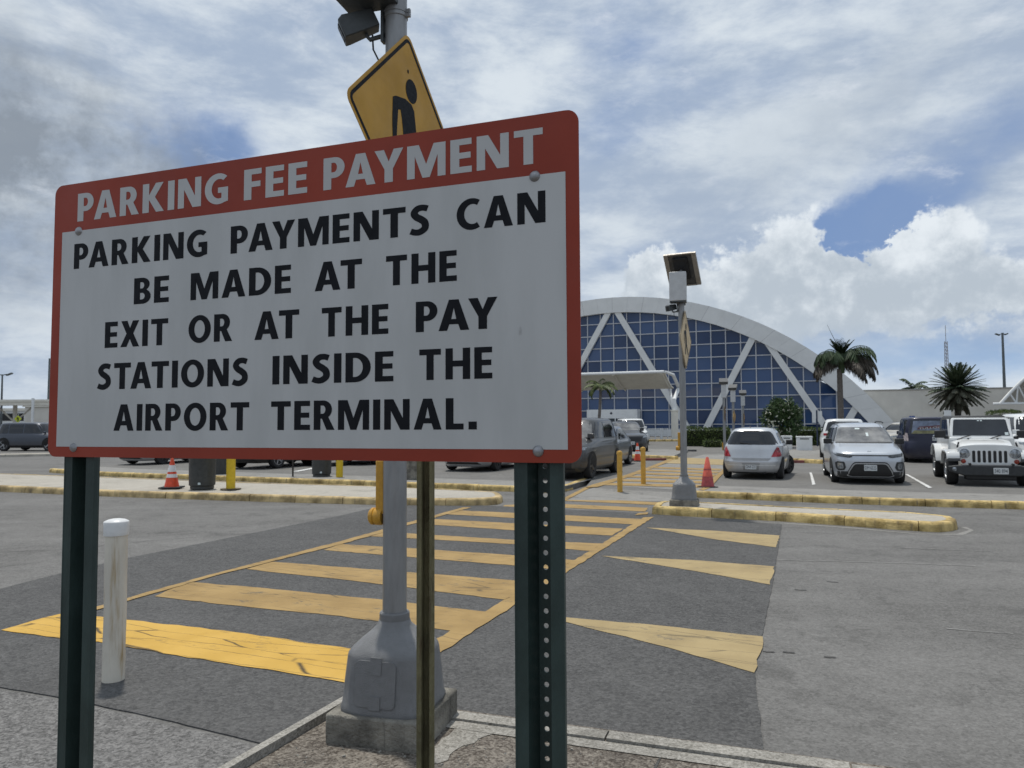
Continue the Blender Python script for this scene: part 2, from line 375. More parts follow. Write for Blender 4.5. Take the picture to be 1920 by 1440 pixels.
beige_roof = mat('beige canopy sheet', (.70, .67, .59), .6, var=.06, scale=1.5)
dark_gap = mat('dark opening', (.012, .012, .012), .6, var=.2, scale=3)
lamp_grey = mat('lamp post grey', (.10, .115, .12), .5, metal=.3, var=.1, scale=3)

def facade_glass():
    m = bpy.data.materials.new('blue facade glass'); m.use_nodes = True; N = NT(m.node_tree); b = m.node_tree.nodes['Principled BSDF']   # uneven reflections painted as a colour that differs from pane to pane
    gi = N.n.new('ShaderNodeNewGeometry'); p = gi.outputs['Position']
    t = N.add(N.mul(gi.outputs['Random Per Island'], .55), N.mul(N.noise(p, .18, 4, .6), .5))
    N.l.new(N.mix(N.ramp(t, .2, .8), (.012, .030, .085), (.045, .088, .195)), b.inputs['Base Color'])
    b.inputs['Roughness'].default_value = .05; b.inputs['Specular IOR Level'].default_value = .45
    return m
glass_blue = facade_glass()

# ================================================================ THE GROUND
Z_LOT = .13
def px_poly(pts, z=0.0): return [G(x, y, z) for x, y in pts]
def px_sheet(name, pts, z, m, kind='structure', sub=0):
    o = finish(name, MB().sheet(px_poly(pts, z)), m, smooth=0)
    if kind: o['kind'] = kind
    return o
def rough_poly(pts, amp, step, seed):
    """resample an outline and shake it a little, so that paint edges are not ruler-straight"""
    rnd = random.Random(seed); out = []
    for i, a in enumerate(pts):
        b = pts[(i+1) % len(pts)]; d = b-a; n = max(1, int(d.length/step)); nrm = V((-d.y, d.x, 0)).normalized()
        for k in range(n):
            out.append(a+d*(k/n)+nrm*(rnd.uniform(-amp, amp) if k else 0))
    return out

mb = MB(); R_ = 2500; mb.sheet([V((-R_, -60, -.03)), V((R_, -60, -.03)), V((R_, R_, -.03)), V((-R_, R_, -.03))]); struct('ground', mb, asphalt, smooth=0)
mb = MB(); mb.sheet([V((-90, -12, 0)), V((90, -12, 0)), V((90, 60, 0)), V((-90, 60, 0))]); struct('road', mb, asphalt, smooth=0)
patch = [(-330, 1190), (0, 1107), (113, 1078), (243, 1048), (640, 968), (720, 949), (880, 948), (1215, 964), (1330, 975), (1466, 985), (1450, 1090), (1432, 1180), (1415, 1260), (1428, 1380), (1440, 1470), (800, 1450), (492, 1400), (380, 1372), (250, 1341), (110, 1312), (0, 1293), (-330, 1240)]
struct('crosswalk_patch', MB().prism(rough_poly(px_poly(patch, -.01), .005, .10, 3), (0, 0, .0185)), asphalt_dark, smooth=0)
near = [(-330, 1240), (0, 1294), (110, 1313), (250, 1342), (380, 1373), (492, 1401), (540, 1413), (430, 1560), (200, 2400), (-1500, 2400)]
struct('near_asphalt', MB().sheet(rough_poly(px_poly(near, .0035), .015, .2, 5)), asphalt_near, smooth=0)

# ---- painted markings, each stripe its own sheet
def stripe(pts, m=paint_old, seed=0, name='crosswalk_stripe', z=.0125, amp=.012):
    o = finish(name, MB().sheet(rough_poly(px_poly(pts, z), amp, .12, seed)), m, smooth=0); o['kind'] = 'structure'; return o
stripe([(2, 1181), (60, 1164), (112, 1151), (188, 1156), (420, 1182), (662, 1217), (760, 1232), (752, 1296), (650, 1280), (480, 1252), (330, 1228), (185, 1203), (110, 1196)], paint_new, 1, z=.0135)
stripe([(352, 1091), (480, 1101), (640, 1117), (760, 1129), (914, 1147), (849, 1183), (740, 1169), (640, 1155), (430, 1134), (290, 1118)], paint_old, 2)
stripe([(512, 1053), (640, 1063), (963, 1088), (1000, 1092), (946, 1124), (640, 1086), (462, 1067)], paint_old, 3)
stripe([(640, 1020), (760, 1027), (963, 1041), (1076, 1050), (1046, 1068), (963, 1060), (640, 1034), (606, 1031)], paint_old, 4)
stripe([(716, 997), (963, 1012), (1131, 1019), (1106, 1033), (963, 1020), (690, 1005)], paint_old, 5)
stripe([(815, 973), (963, 981), (1168, 991), (1148, 1004), (963, 994), (786, 982)], paint_old, 6)
stripe([(866, 957), (1000, 963), (1204, 973), (1187, 983), (963, 971), (836, 964)], paint_old, 7)
stripe([(868, 951), (884, 951), (640, 1020), (400, 1080), (200, 1138), (120, 1160), (104, 1158), (185, 1136), (390, 1078), (625, 1018)], paint_old, 8, name='crosswalk_edge_line', z=.0165)
stripe([(1206, 970), (1226, 969), (1130, 1030), (1010, 1106), (905, 1172), (818, 1229), (770, 1262), (752, 1240), (800, 1208), (905, 1149), (1000, 1092), (1110, 1031)], paint_old, 9, name='crosswalk_edge_line', z=.0165)
stripe([(1056, 1157), (1240, 1173), (1430, 1193), (1425, 1225), (1414, 1261), (1250, 1213), (1058, 1165)], paint_pale, 10, name='ramp_marking')
stripe([(1128, 1042), (1300, 1050), (1452, 1062), (1444, 1096), (1300, 1070)], paint_pale, 11, name='ramp_marking')
stripe([(1212, 989), (1340, 995), (1462, 1004), (1455, 1026), (1340, 1011)], paint_pale, 12, name='ramp_marking')
stripe([(1040, 932), (1058, 933), (1242, 942), (1238, 947), (1040, 938)], paint_old, 13, z=.006)
stripe([(1030, 944), (1215, 952), (1210, 959), (1020, 950)], paint_old, 14, z=.006)
stripe([(946, 947), (966, 946), (968, 951), (942, 952)], paint_old, 15, name='kerb_corner_mark', z=.006)
stripe([(1196, 962), (1216, 960), (1214, 964), (1190, 966)], paint_old, 16, name='kerb_corner_mark', z=.018)

# ---- kerbs, islands, lots
def kerb_run(pts, width, h, z0=0.0, seg=1.0, gap=.012, seed=0, closed=False, inward=1):
    """kerb stones along a ground line: each stone a bevelled block with its own small errors"""
    rnd = random.Random(seed); mb = MB(); n = len(pts); P = [V((p.x, p.y, z0)) for p in pts]
    ln = [0]; m_ = n if closed else n-1
    for i in range(m_): ln.append(ln[-1]+(P[(i+1) % n]-P[i]).length)
    def pos(t):
        t = max(0, min(t, ln[-1]-1e-6)) if not closed else t % ln[-1]
        for i in range(m_):
            if t < ln[i+1]: return P[i].lerp(P[(i+1) % n], (t-ln[i])/(ln[i+1]-ln[i]))
        return P[-1]
    cnt = max(1, round(ln[-1]/seg)); L = ln[-1]/cnt
    for k in range(cnt):
        nn = 4; rings = []; dh = rnd.uniform(-.006, .004); sh = rnd.uniform(-.006, .006)
        for j in range(nn+1):
            t = k*L+gap/2+(L-gap)*j/nn; p = pos(t); q = (pos(t+.15)-pos(t-.15)).normalized(); o = V((-q.y, q.x, 0))*inward
            b = p+o*sh; hh = h+dh; wob = rnd.uniform(-.004, .004)
            rings.append([b+V((0, 0, -.02)), b+o*(.012+wob)+V((0, 0, hh-.045)), b+o*(.03+wob)+V((0, 0, hh-.012)), b+o*.055+V((0, 0, hh)), b+o*width+V((0, 0, hh)), b+o*width+V((0, 0, -.02))])
        mb.loft(rings)
    return mb
def offset_poly(P, w):
    out = []; n = len(P)
    for i in range(n):
        a, b, c = P[i-1], P[i], P[(i+1) % n]
        e1 = (b-a).normalized(); e2 = (c-b).normalized(); n1 = V((-e1.y, e1.x, 0)); n2 = V((-e2.y, e2.x, 0)); nn = (n1+n2).normalized()
        out.append(b+nn*(w/max(.4, nn.dot(n1))))
    return out
def island(pts, h, name, kmat, smat, seed):
    P = [V((p.x, p.y, 0)) for p in pts]
    ar = sum(P[i-1].x*P[i].y-P[i].x*P[i-1].y for i in range(len(P)))
    if ar < 0: P.reverse()
    struct('kerb', kerb_run(P, .16, h, seed=seed, closed=True, seg=1.15), kmat, smooth=40)
    Q = [p+V((0, 0, -.02)) for p in offset_poly(P, .15)]
    struct(name, MB().prism(Q, (0, 0, h+.012)), smat, smooth=0)
island([G(x, y) for x, y in ((-700, 873), (0, 922), (200, 931), (400, 938), (600, 944), (760, 948), (880, 949), (930, 947), (944, 942), (936, 934))] + [G(880, 930.5), G(700, 921.5), (G(460, 914.5)), G(200, 903.5), G(0, 896), G(-700, 856)], .15, 'traffic_island', kerb_pale, concrete, 1)
island([G(x, y) for x, y in ((1222, 965), (1357, 972), (1470, 978), (1585, 986), (1700, 995), (1760, 998), (1793, 995), (1797, 990), (1786, 983), (1700, 975), (1560, 968.5), (1400, 960), (1300, 954), (1245, 952.5), (1228, 956))], .15, 'traffic_island', kerb_mat, concrete, 2)
# lots: the left one, the ramp of the path, the right one
lf = [G(x, y) for x, y in ((92, 886), (190, 893), (440, 902.5), (700, 912), (880, 919), (1000, 923.5), (1048, 925), (1075, 918), (1112, 903))]
lot_left = [V((p.x, p.y, 0)) for p in lf]
struct('kerb', kerb_run(lot_left, .16, Z_LOT+.015, seed=4, seg=1.15), kerb_mat, smooth=40)
rf = [G(x, y) for x, y in ((1302, 933), (1400, 937), (1560, 944), (1740, 950), (1920, 955.5))]; rf.append(rf[-1]+(rf[-1]-rf[-2])*6)
rf = [V((p.x, p.y, 0)) for p in rf]
struct('kerb', kerb_run(rf, .16, Z_LOT+.015, seed=5, seg=1.15), kerb_mat, smooth=40)
def back(p, d=.15): return p+GA*d
far = 190
lp = [back(p)+V((0, 0, -.02)) for p in lot_left]
ra, rb = G(1097, 914, Z_LOT), G(1304, 926, Z_LOT); rlo = V((0, 0, -.02-Z_LOT))
lot_poly = lp + [ra+rlo, rb+rlo] + [back(p)+V((0, 0, -.02)) for p in rf] + [rf[-1]+GA*far+V((60, 0, -.02)), lot_left[0]+GA*far+V((0, 0, -.02))]
struct('parking_lot', MB().prism(lot_poly, (0, 0, Z_LOT+.02)), lot_mat, smooth=0)
rA, rB = G(1050, 938, .003), G(1306, 940, .003); ra.z = rb.z = Z_LOT+.002
struct('path_ramp', MB().prism([rA, rB, rb, ra], (0, 0, -.012)), concrete_path, smooth=0)
up6 = V((0, 0, .007)); struct('path_edge_line', MB().sheet([rA+up6, rA+GB*.14+up6, ra+GB*.14+up6, ra+up6]), paint_old, smooth=0)
ap = [back(p, .03)+V((0, 0, 0)) for p in rf]
struct('concrete_apron', MB().sheet([V((p.x, p.y, Z_LOT+.007))+GA*.1 for p in rf]+[V((p.x, p.y, Z_LOT+.007))+GA*1.75 for p in reversed(rf)]), concrete_path, smooth=0)
struct('concrete_apron', MB().sheet([V((p.x, p.y, Z_LOT+.007))+GA*.12 for p in lot_left]+[V((p.x, p.y, Z_LOT+.007))+GA*1.6 for p in reversed(lot_left)]), concrete_path, smooth=0)
# path and hatching through the lot
zl = Z_LOT+.004
pth = [(1085, 932), (1318, 918), (1350, 895), (1392, 868), (1426, 842), (1330, 842), (1300, 862), (1200, 884)]
struct('path', MB().sheet([G(1108, 909, zl), G(1312, 921, zl), G(1404, 852, zl), G(1320, 852, zl), G(1200, 882, zl)]), concrete_path, smooth=0)
def lot_stripe(p, m=paint_old, seed=0, name='crosswalk_stripe', dz=.012): return stripe(p, m, seed, name=name, z=Z_LOT+dz, amp=.006)
for i, (y, xl, xr, t) in enumerate(((906, 1128, 1322, 4), (899, 1150, 1330, 3.6), (892.5, 1170, 1337, 3.2), (886.5, 1190, 1343, 3), (881, 1205, 1349, 2.6), (876, 1222, 1354, 2.4))):
    lot_stripe([(xl, y-1), (xr, y+4-1), (xr-5, y+t+4), (xl-9, y+t-1)], paint_old, 30+i)
lot_stripe([(1236, 868), (1360, 872), (1366, 862), (1262, 857)], paint_pale, 37, name='crosswalk_band')
lot_stripe([(1098, 913), (1112, 908), (1160, 895), (1220, 874), (1262, 858), (1270, 859), (1226, 877), (1165, 899), (1120, 913), (1104, 914)], paint_old, 38, name='path_edge_line', dz=.016)
lot_stripe([(1310, 918), (1322, 912), (1340, 893), (1357, 878), (1372, 862), (1377, 863), (1363, 880), (1348, 896), (1332, 914), (1320, 919)], paint_old, 39, name='path_edge_line', dz=.016)
lot_stripe([(1518, 886), (1522, 886), (1529, 908), (1523, 909)], paint_white, 40, name='parking_line')
lot_stripe([(1697, 889), (1702, 889), (1748, 914), (1741, 915)], paint_white, 41, name='parking_line')
lot_stripe([(645, 866), (655, 866), (560, 884), (548, 884)], paint_white, 42, name='parking_line')
# far kerb at the left, in front of the grey SUV
fk = [G(-420, 868), G(-150, 861), G(0, 857), G(110, 855), G(240, 853)]
struct('kerb', kerb_run(fk, .9, .15, seed=8, seg=3), concrete, smooth=40)

# ---- the near sidewalk corner with its kerb
k0, k1 = G(430, 1440), G(640, 1318); kd = (k1-k0).normalized(); kc = G(700, 1292); 
q0, q1 = G(862, 1336), G(1640, 1440); qd = (q1-q0).normalized()
corner = k1+kd*.42; kA = k0-kd*5; qB = q1+qd*6; cq = q0-qd*.30
side = [kA, k1, corner, cq, q0, q1, qB, V((9, -6, 0)), V((-5, -6, 0))]
struct('sidewalk', MB().sheet([V((p.x, p.y, .016)) for p in side]), concrete_dirty, smooth=0)
line = [qB, q1, q0, cq, corner, k1, k0, kA]
lk = kerb_run([kA, k0, k1, corner], .105, .062, seed=11, seg=2.3, inward=-1); struct('kerb', lk, concrete_edge, smooth=40)
qk = kerb_run([cq, q0, q1, qB], .16, .034, seed=12, seg=1.25, inward=-1); struct('kerb', qk, concrete_edge, smooth=40)
qn = V((qd.y, -qd.x, 0))
struct('gutter_strip', MB().sheet([V((p.x, p.y, .021)) for p in (cq+qn*.17, qB+qn*.17, qB+qn*.27, cq+qn*.27)]), concrete_edge, smooth=0)
# seams, scars and skid dashes in the road
def road_line(name, pts, w, m, z=.0035, seed=0):
    P = [G(x, y, z) for x, y in pts]; L, R = [], []; r = random.Random(seed)
    for i, p in enumerate(P):
        d = (P[min(i+1, len(P)-1)]-P[max(i-1, 0)]).normalized(); o = V((-d.y, d.x, 0))*w*r.uniform(.5, 1.2)/2; L.append(p+o); R.append(p-o)
    struct(name, MB().add(L+R, [(i, i+1, len(L)+i+1, len(L)+i) for i in range(len(L)-1)]), m, smooth=0)
scar = mat('road scar', (.055, .053, .05), .9, var=.3, scale=20); seam = mat('road seam', (.205, .20, .19), .9, var=.2, scale=9)
for i, (x, y) in enumerate(((1284, 1218), (1302, 1221), (1352, 1216), (1376, 1219), (1430, 1221), (1468, 1222), (1545, 1231), (1262, 1106), (1418, 1089), (1550, 1090), (1490, 1105))):
    road_line('road_scar', [(x, y), (x+9, y+1), (x+22, y+1.5)], .035, scar, seed=i)
road_line('road_seam', [(1440, 1049), (1560, 1052), (1700, 1056), (1830, 1061)], .035, seam, seed=20)
road_line('road_seam', [(1660, 1026), (1760, 1030), (1860, 1034)], .03, seam, seed=21)
road_line('road_seam', [(1775, 1178), (1840, 1184), (1900, 1188)], .03, seam, seed=22)
#road_line('tyre_scuff', [(1800, 1004), (1752, 1020), (1743, 1045), (1752, 1070), (1790, 1100)], .04, seam, seed=23)
road_line('kerb_silt', [(1470, 981), (1600, 990), (1720, 1001), (1800, 1002), (1822, 994), (1806, 988)], .10, concrete_path, seed=24)
#road_line('road_crack', [(1240, 1290), (1320, 1293), (1440, 1290), (1560, 1299), (1700, 1304), (1920, 1316)], .012, scar, seed=25)
road_line('road_crack', [(0, 1035), (120, 1030), (300, 1012), (470, 1000)], .014, scar, seed=26)
struct('cement_spill', MB().sheet(rough_poly([G(x, y, .0195) for x, y in ((800, 1432), (815, 1400), (862, 1352), (905, 1346), (968, 1352), (962, 1370), (915, 1378), (868, 1398), (840, 1425))], .02, .05, 31)), concrete_edge, smooth=0)
road_line('sidewalk_joint', [(1254, 1382), (1247, 1398), (1238, 1420), (1222, 1452)], .018, scar, z=.0195, seed=30)
# loose grit on the sidewalk
rnd = random.Random(21); mb = MB()
for i in range(420):
    u = rnd.random(); p = G(rnd.uniform(430, 1300), rnd.uniform(1372, 1500), .016); r = rnd.choice((.002, .002, .003, .004, .007))*rnd.uniform(.6, 1.2)
    if (p-k0).cross(kd).z < .13 or (p-q0).cross(qd).z < .30: continue
    M = Euler((rnd.random()*6, rnd.random()*6, rnd.random()*6)).to_matrix(); mb.box(p+V((0, 0, r*.3)), (r*2, r*1.5, r), M)
tag(finish('grit', mb, concrete_edge, smooth=0), 'pale grit scattered over the dirty concrete corner of the sidewalk', 'grit', kind='stuff')

# ================================================================ PARKING SIGN
SD = V((.94295654, -.33291146, .001708)); SU = V((.00021646, .00574353, .99998348)); SN = V((-.33291578, -.9429406, .00548796)); SBL = V((-1.03286402, 1.66511907, 1.67681795))
def SP(u, v, w=0.): return SBL+SD*u+SU*v+SN*w
sign = thing('parking_sign', 'large white sign with red border, parking fee payment notice, on two green perforated posts', 'sign', SBL+SD*.61+V((0, 0, -SBL.z)))
def rrect(u0, v0, u1, v1, r, n=6):
    pts = []
    for cx, cy, a0 in ((u1-r, v1-r, 0), (u0+r, v1-r, 90), (u0+r, v0+r, 180), (u1-r, v0+r, 270)):
        for k in range(n+1):
            a = radians(a0+90*k/n); pts.append((cx+r*cos(a), cy+r*sin(a)))
    return pts
finish('panel', MB().prism([SP(u, v, 0) for u, v in rrect(0, 0, 1.219, .610, .022)], SN*-.0025), sign_red, sign, smooth=0, world_space=True)
finish('white_field', MB().prism([SP(u, v, .0006) for u, v in ((.0255, .0225), (1.195, .0228), (1.195, .5018), (.0255, .5018))], SN*-.0004), sign_white, sign, smooth=0, world_space=True)

# letters: own bold capitals, cap height 1
def ell(cx, cy, rx, ry, a0, a1, n=12): return [(cx+rx*cos(radians(a0+(a1-a0)*k/n)), cy+ry*sin(radians(a0+(a1-a0)*k/n))) for k in range(n+1)]
def thick(pts, ws, n=6):
    """a stroke with a given width along a smooth centre line"""
    P = [V((x, y, 0)) for x, y in pts]; S = []
    for i in range(len(P)-1):
        p0, p1, p2, p3 = P[max(i-1, 0)], P[i], P[i+1], P[min(i+2, len(P)-1)]
        for k in range(n):
            t = k/n; S.append((.5*((2*p1)+(p2-p0)*t+(2*p0-5*p1+4*p2-p3)*t*t+(3*p1-p0-3*p2+p3)*t**3), ws[i]+(ws[i+1]-ws[i])*t))
    S.append((P[-1], ws[-1])); L = []; R = []
    for i, (p, w) in enumerate(S):
        d = (S[min(i+1, len(S)-1)][0]-S[max(i-1, 0)][0]).normalized(); o = V((-d.y, d.x, 0))*w/2
        L.append(tuple((p+o)[:2])); R.append(tuple((p-o)[:2]))
    return L+R[::-1]
GL = {
 'I': (.24, [[(0, 0), (.24, 0), (.24, 1), (0, 1)]]),
 'L': (.55, [[(0, 0), (.55, 0), (.55, .19), (.24, .19), (.24, 1), (0, 1)]]),
 'T': (.72, [[(.24, 0), (.48, 0), (.48, .81), (.72, .81), (.72, 1), (0, 1), (0, .81), (.24, .81)]]),
 'E': (.57, [[(0, 0), (.57, 0), (.57, .18), (.24, .18), (.24, .42), (.54, .42), (.54, .595), (.24, .595), (.24, .82), (.565, .82), (.565, 1), (0, 1)]]),
 'F': (.55, [[(0, 0), (.24, 0), (.24, .41), (.52, .41), (.52, .59), (.24, .59), (.24, .82), (.55, .82), (.55, 1), (0, 1)]]),
 'H': (.80, [[(0, 0), (.24, 0), (.24, .41), (.56, .41), (.56, 0), (.80, 0), (.80, 1), (.56, 1), (.56, .60), (.24, .60), (.24, 1), (0, 1)]]),
 'N': (.83, [[(0, 0), (.22, 0), (.22, .62), (.53, 0), (.83, 0), (.83, 1), (.61, 1), (.61, .38), (.30, 1), (0, 1)]]),
 'M': (1.06, [[(0, 0), (.215, 0), (.215, .66), (.43, 0), (.63, 0), (.845, .66), (.845, 0), (1.06, 0), (1.06, 1), (.735, 1), (.53, .40), (.325, 1), (0, 1)]]),
 'A': (.88, [[(0, 0), (.25, 0), (.312, .2), (.568, .2), (.63, 0), (.88, 0), (.58, 1), (.30, 1)], [(.368, .37), (.512, .37), (.44, .73)]]),
 'K': (.79, [[(0, 0), (.24, 0), (.24, .44), (.51, 0), (.80, 0), (.46, .52), (.77, 1), (.49, 1), (.24, .60), (.24, 1), (0, 1)]]),
 'X': (.82, [[(0, 0), (.27, 0), (.41, .30), (.55, 0), (.82, 0), (.56, .51), (.80, 1), (.53, 1), (.41, .72), (.29, 1), (.02, 1), (.26, .51)]]),
 'Y': (.82, [[(.29, 0), (.53, 0), (.53, .40), (.82, 1), (.55, 1), (.41, .63), (.27, 1), (0, 1), (.29, .40)]]),
 'P': (.64, [[(0, 0), (.24, 0), (.24, .35)]+ell(.33, .675, .31, .325, -90, 90)+[(0, 1)], [(.24, .53)]+ell(.31, .68, .10, .15, -90, 90)+[(.24, .83)]]),
 'R': (.72, [[(0, 0), (.24, 0), (.24, .38), (.29, .38), (.455, 0), (.735, 0), (.515, .435)]+ell(.34, .69, .30, .31, -48, 90)+[(0, 1)], [(.24, .55)]+ell(.31, .69, .10, .14, -90, 90)+[(.24, .83)]]),
 'B': (.66, [[(0, 0)]+ell(.34, .285, .32, .285, -90, 62)+ell(.32, .745, .29, .255, -52, 90)+[(0, 1)], [(.24, .17)]+ell(.32, .295, .105, .125, -90, 90)+[(.24, .42)], [(.24, .59)]+ell(.31, .71, .09, .12, -90, 90)+[(.24, .83)]]),
 'D': (.80, [[(0, 0)]+ell(.30, .5, .50, .5, -90, 90, 18)+[(0, 1)], [(.24, .18)]+ell(.30, .5, .25, .32, -90, 90, 16)+[(.24, .82)]]),
 'O': (.92, [ell(.46, .5, .46, .515, 0, 350, 34), ell(.46, .5, .215, .325, 0, 350, 30)]),
 'C': (.72, [ell(.47, .5, .47, .515, 57, 303, 24)+ell(.50, .5, .26, .325, 302, 58, 20)]),
 'G': (.82, [ell(.47, .5, .47, .515, 50, 296, 24)+[(.81, .07), (.81, .54), (.46, .54), (.46, .36), (.585, .36), (.585, .19)]+ell(.50, .5, .26, .325, 286, 57, 20)]),
 'S': (.60, [thick([(.555, .86), (.40, .905), (.235, .875), (.135, .735), (.215, .605), (.345, .52), (.465, .405), (.475, .225), (.33, .105), (.18, .095), (.03, .15)], [.2, .2, .21, .22, .225, .23, .225, .22, .21, .2, .2])]),
 '.': (.26, [[(0, 0), (.25, 0), (.25, .25), (0, .25)]]),
}
TIGHT = {('A', 'Y'): -.16, ('P', 'A'): -.10, ('A', 'T'): -.13, ('L', '.'): .02, ('T', 'A'): -.13, ('R', 'K'): .02, ('K', 'I'): .02, ('Y', 'M'): -.02, ('R', 'T'): -.03, ('T', 'H'): .02}
def word(mb, text, u0, u1, base, cap, w=.0010, gap=.13):
    x = 0; place = []
    for i, ch in enumerate(text):
        place.append(x); x += GL[ch][0]
        if i < len(text)-1: x += gap+TIGHT.get((ch, text[i+1]), 0)
    k = (u1-u0)/x
    for ch, px in zip(text, place):
        loops = [[SP(u0+(px+a)*k, base+b*cap, w) for a, b in l] for l in GL[ch][1]]
        mb.sheet(loops)
for t, a, b in (('PARKING', .0694, .4813), ('FEE', .5201, .6710), ('PAYMENT', .7080, 1.1546)): (lambda m_: (word(m_, t, a, b, .5225, .0628, .0004), finish('header_word', m_, sign_head, sign, smooth=0, world_space=True)))(MB())
for t, a, b, y in (('PARKING', .0631, .4313, .4160), ('PAYMENTS', .4896, .9355, .4155), ('CAN', .9906, 1.1589, .4165),
    ('BE', .2381, .3328, .3266), ('MADE', .3898, .6363, .3262), ('AT', .6910, .7954, .3254), ('THE', .8467, .9910, .3255),
    ('EXIT', .1593, .3326, .2360), ('OR', .3863, .4962, .2372), ('AT', .5515, .6562, .2365), ('THE', .7076, .8522, .2357), ('PAY', .9089, 1.0691, .2355),
    ('STATIONS', .1410, .5370, .1460), ('INSIDE', .5955, .8632, .1468), ('THE', .9162, 1.0590, .1472),
    ('AIRPORT', .1902, .5415, .0570), ('TERMINAL.', .5935, 1.0299, .0574)): (lambda m_: (word(m_, t, a, b, y, .0562), finish('printed_word', m_, sign_black, sign, smooth=0, world_space=True)))(MB())
sc = MB().sheet([SP(1.1085, .2235, .0015), SP(1.1102, .2225, .0015), SP(1.1112, .2315, .0015), SP(1.1125, .2235, .0015), SP(1.1135, .2235, .0015), SP(1.1115, .2375, .0015), SP(1.1100, .2320, .0015)])
finish('scratch', sc, sign_head, sign, smooth=0, world_space=True)
SQ = Matrix((SD, SU, SN)).transposed()
for u, v in ((.0745, .5005), (1.1395, .4998), (.0765, .0207), (1.1425, .0200)):
    b = MB().lathe([(0.0001, .0062), (.0045, .0058), (.0080, .0036), (.0097, .0012), (.0100, .0006)], SP(u, v, 0), 20, SQ)
    finish('bolt', b, bolt_mat, sign, smooth=60, world_space=True)

def u_post(parent, ctr, z0, z1, m, dirv, nrm, holes=True, W=.079, hole_x=0.):
    """U-channel post: two front flanges, two splayed walls and a recessed web punched once an inch"""
    dirv = V(dirv).normalized(); nrm = V(nrm).normalized(); up = V((0, 0, 1)); ctr = V(ctr)
    def P(a, b, z): return V((ctr.x, ctr.y, 0))+dirv*a+nrm*b+up*z
    t = .0035; h = W/2; fl = W*.27; wb = .0125; dp = -.038
    prof_out = [(-h, 0), (-h+fl, 0), (-wb, dp), ]
    mb = MB()
    def slab(a0, b0, a1, b1):
        d = V((a1-a0, b1-b0, 0)); nn = V((-d.y, d.x, 0)).normalized()*t
        q = [(a0, b0), (a1, b1), (a1-nn.x, b1-nn.y), (a0-nn.x, b0-nn.y)]
        mb.prism([P(a, b, z0) for a, b in q], up*(z1-z0))
    slab(-h, 0, -h+fl, 0); slab(h-fl, 0, h, 0)
    slab(-h+fl, -.0002, -wb, dp); slab(wb, dp, h-fl, -.0002)
    # small lips on the outer edges
    mb.prism([P(-h-.0004, .0004, z0), P(-h+.003, .0004, z0), P(-h+.003, -.009, z0), P(-h-.0004, -.009, z0)], up*(z1-z0))
    mb.prism([P(h-.003, .0004, z0), P(h+.0004, .0004, z0), P(h+.0004, -.009, z0), P(h-.003, -.009, z0)], up*(z1-z0))
    n = 12; r = .0047; step = .0254; k = 0; z = z0
    x0, x1 = -wb-.001, wb+.001; yb = dp-.0004
    if holes:
        while z < z1-.001:
            zt = min(z+step, z1); zc = (z+zt)/2
            ring = [(hole_x+r*cos(2*pi*i/n+pi/n), zc+r*sin(2*pi*i/n+pi/n)) for i in range(n)]
            def sq(a):
                c, s_ = cos(a), sin(a); q = max(abs(c), abs(s_)); c, s_ = c/q, s_/q
                return (x1 if c > .999 else x0 if c < -.999 else (x0+x1)/2+c*(x1-x0)/2, zc+s_*(zt-z)/2)
            outer = [sq(2*pi*i/n+pi/n) for i in range(n)]
            # make the corners exact
            outer = [((x1 if a > (x0+x1)/2 else x0) if abs(abs(2*(b-zc)/(zt-z))-1) < .02 and False else a, b) for a, b in outer]
            for yy in (yb, yb-t*.9):
                vs = [P(a, yy, b) for a, b in ring]+[P(a, yy, b) for a, b in outer]
                mb.add(vs, [(i, (i+1) % n, (i+1) % n+n, i+n) for i in range(n)])
                cs = [P(a, yy, b) for a, b in ((x1, z), (x1, zt), (x0, zt), (x0, z))]
                for cx, ca in zip(cs, (-45, 45, 135, 225)):
                    ang = [((2*pi*i/n+pi/n)-radians(ca)+pi) % (2*pi)-pi for i in range(n)]
                    i0 = max((a, i) for i, a in enumerate(ang) if a < -1e-6)[1]; i1 = min((a, i) for i, a in enumerate(ang) if a > 1e-6)[1]
                    if min(abs(a) for a in ang) > 1e-4: mb.add([P(*(outer[i0][0], yy, outer[i0][1])), cx, P(*(outer[i1][0], yy, outer[i1][1]))], [(0, 1, 2)])
            vs = [P(a, yb, b) for a, b in ring]+[P(a, yb-t*.9, b) for a, b in ring]
            mb.add(vs, [(i, (i+1) % n, (i+1) % n+n, i+n) for i in range(n)])
            z = zt
    else: slab(x0, yb, x1, yb)
    return finish('post', mb, m, parent, smooth=30, world_space=True)
for px0, px1, u in ((115, 185, .108), (965, 1057, 1.137)):
    r0, r1 = ray(px0, 1000), ray(px1, 1000); pl = SBL+SN*-.012
    A, B = [C0+r*((pl-C0).dot(SN)/r.dot(SN)) for r in (r0, r1)]
    c_ = (A+B)/2; w_ = (B-A).length
    u_post(sign, c_ if px0 > 500 else A.lerp(B, .44), -.4, 2.24, post_green, (SD.x, SD.y, 0), (SN.x, SN.y, 0), W=w_ if px0 > 500 else w_*.80)

# the bare rusty post behind the sign
sp = at(797.5, 1100, 3.0); bare = thing('sign_post', 'narrow rusty olive channel post standing between the grey pole and the sign', 'post', (sp.x, sp.y, 0))
u_post(bare, (sp.x, sp.y, 0), .016, 1.72, rust_post, (.995, -.10, 0), (-.10, -.995, 0), W=.070, holes=False)

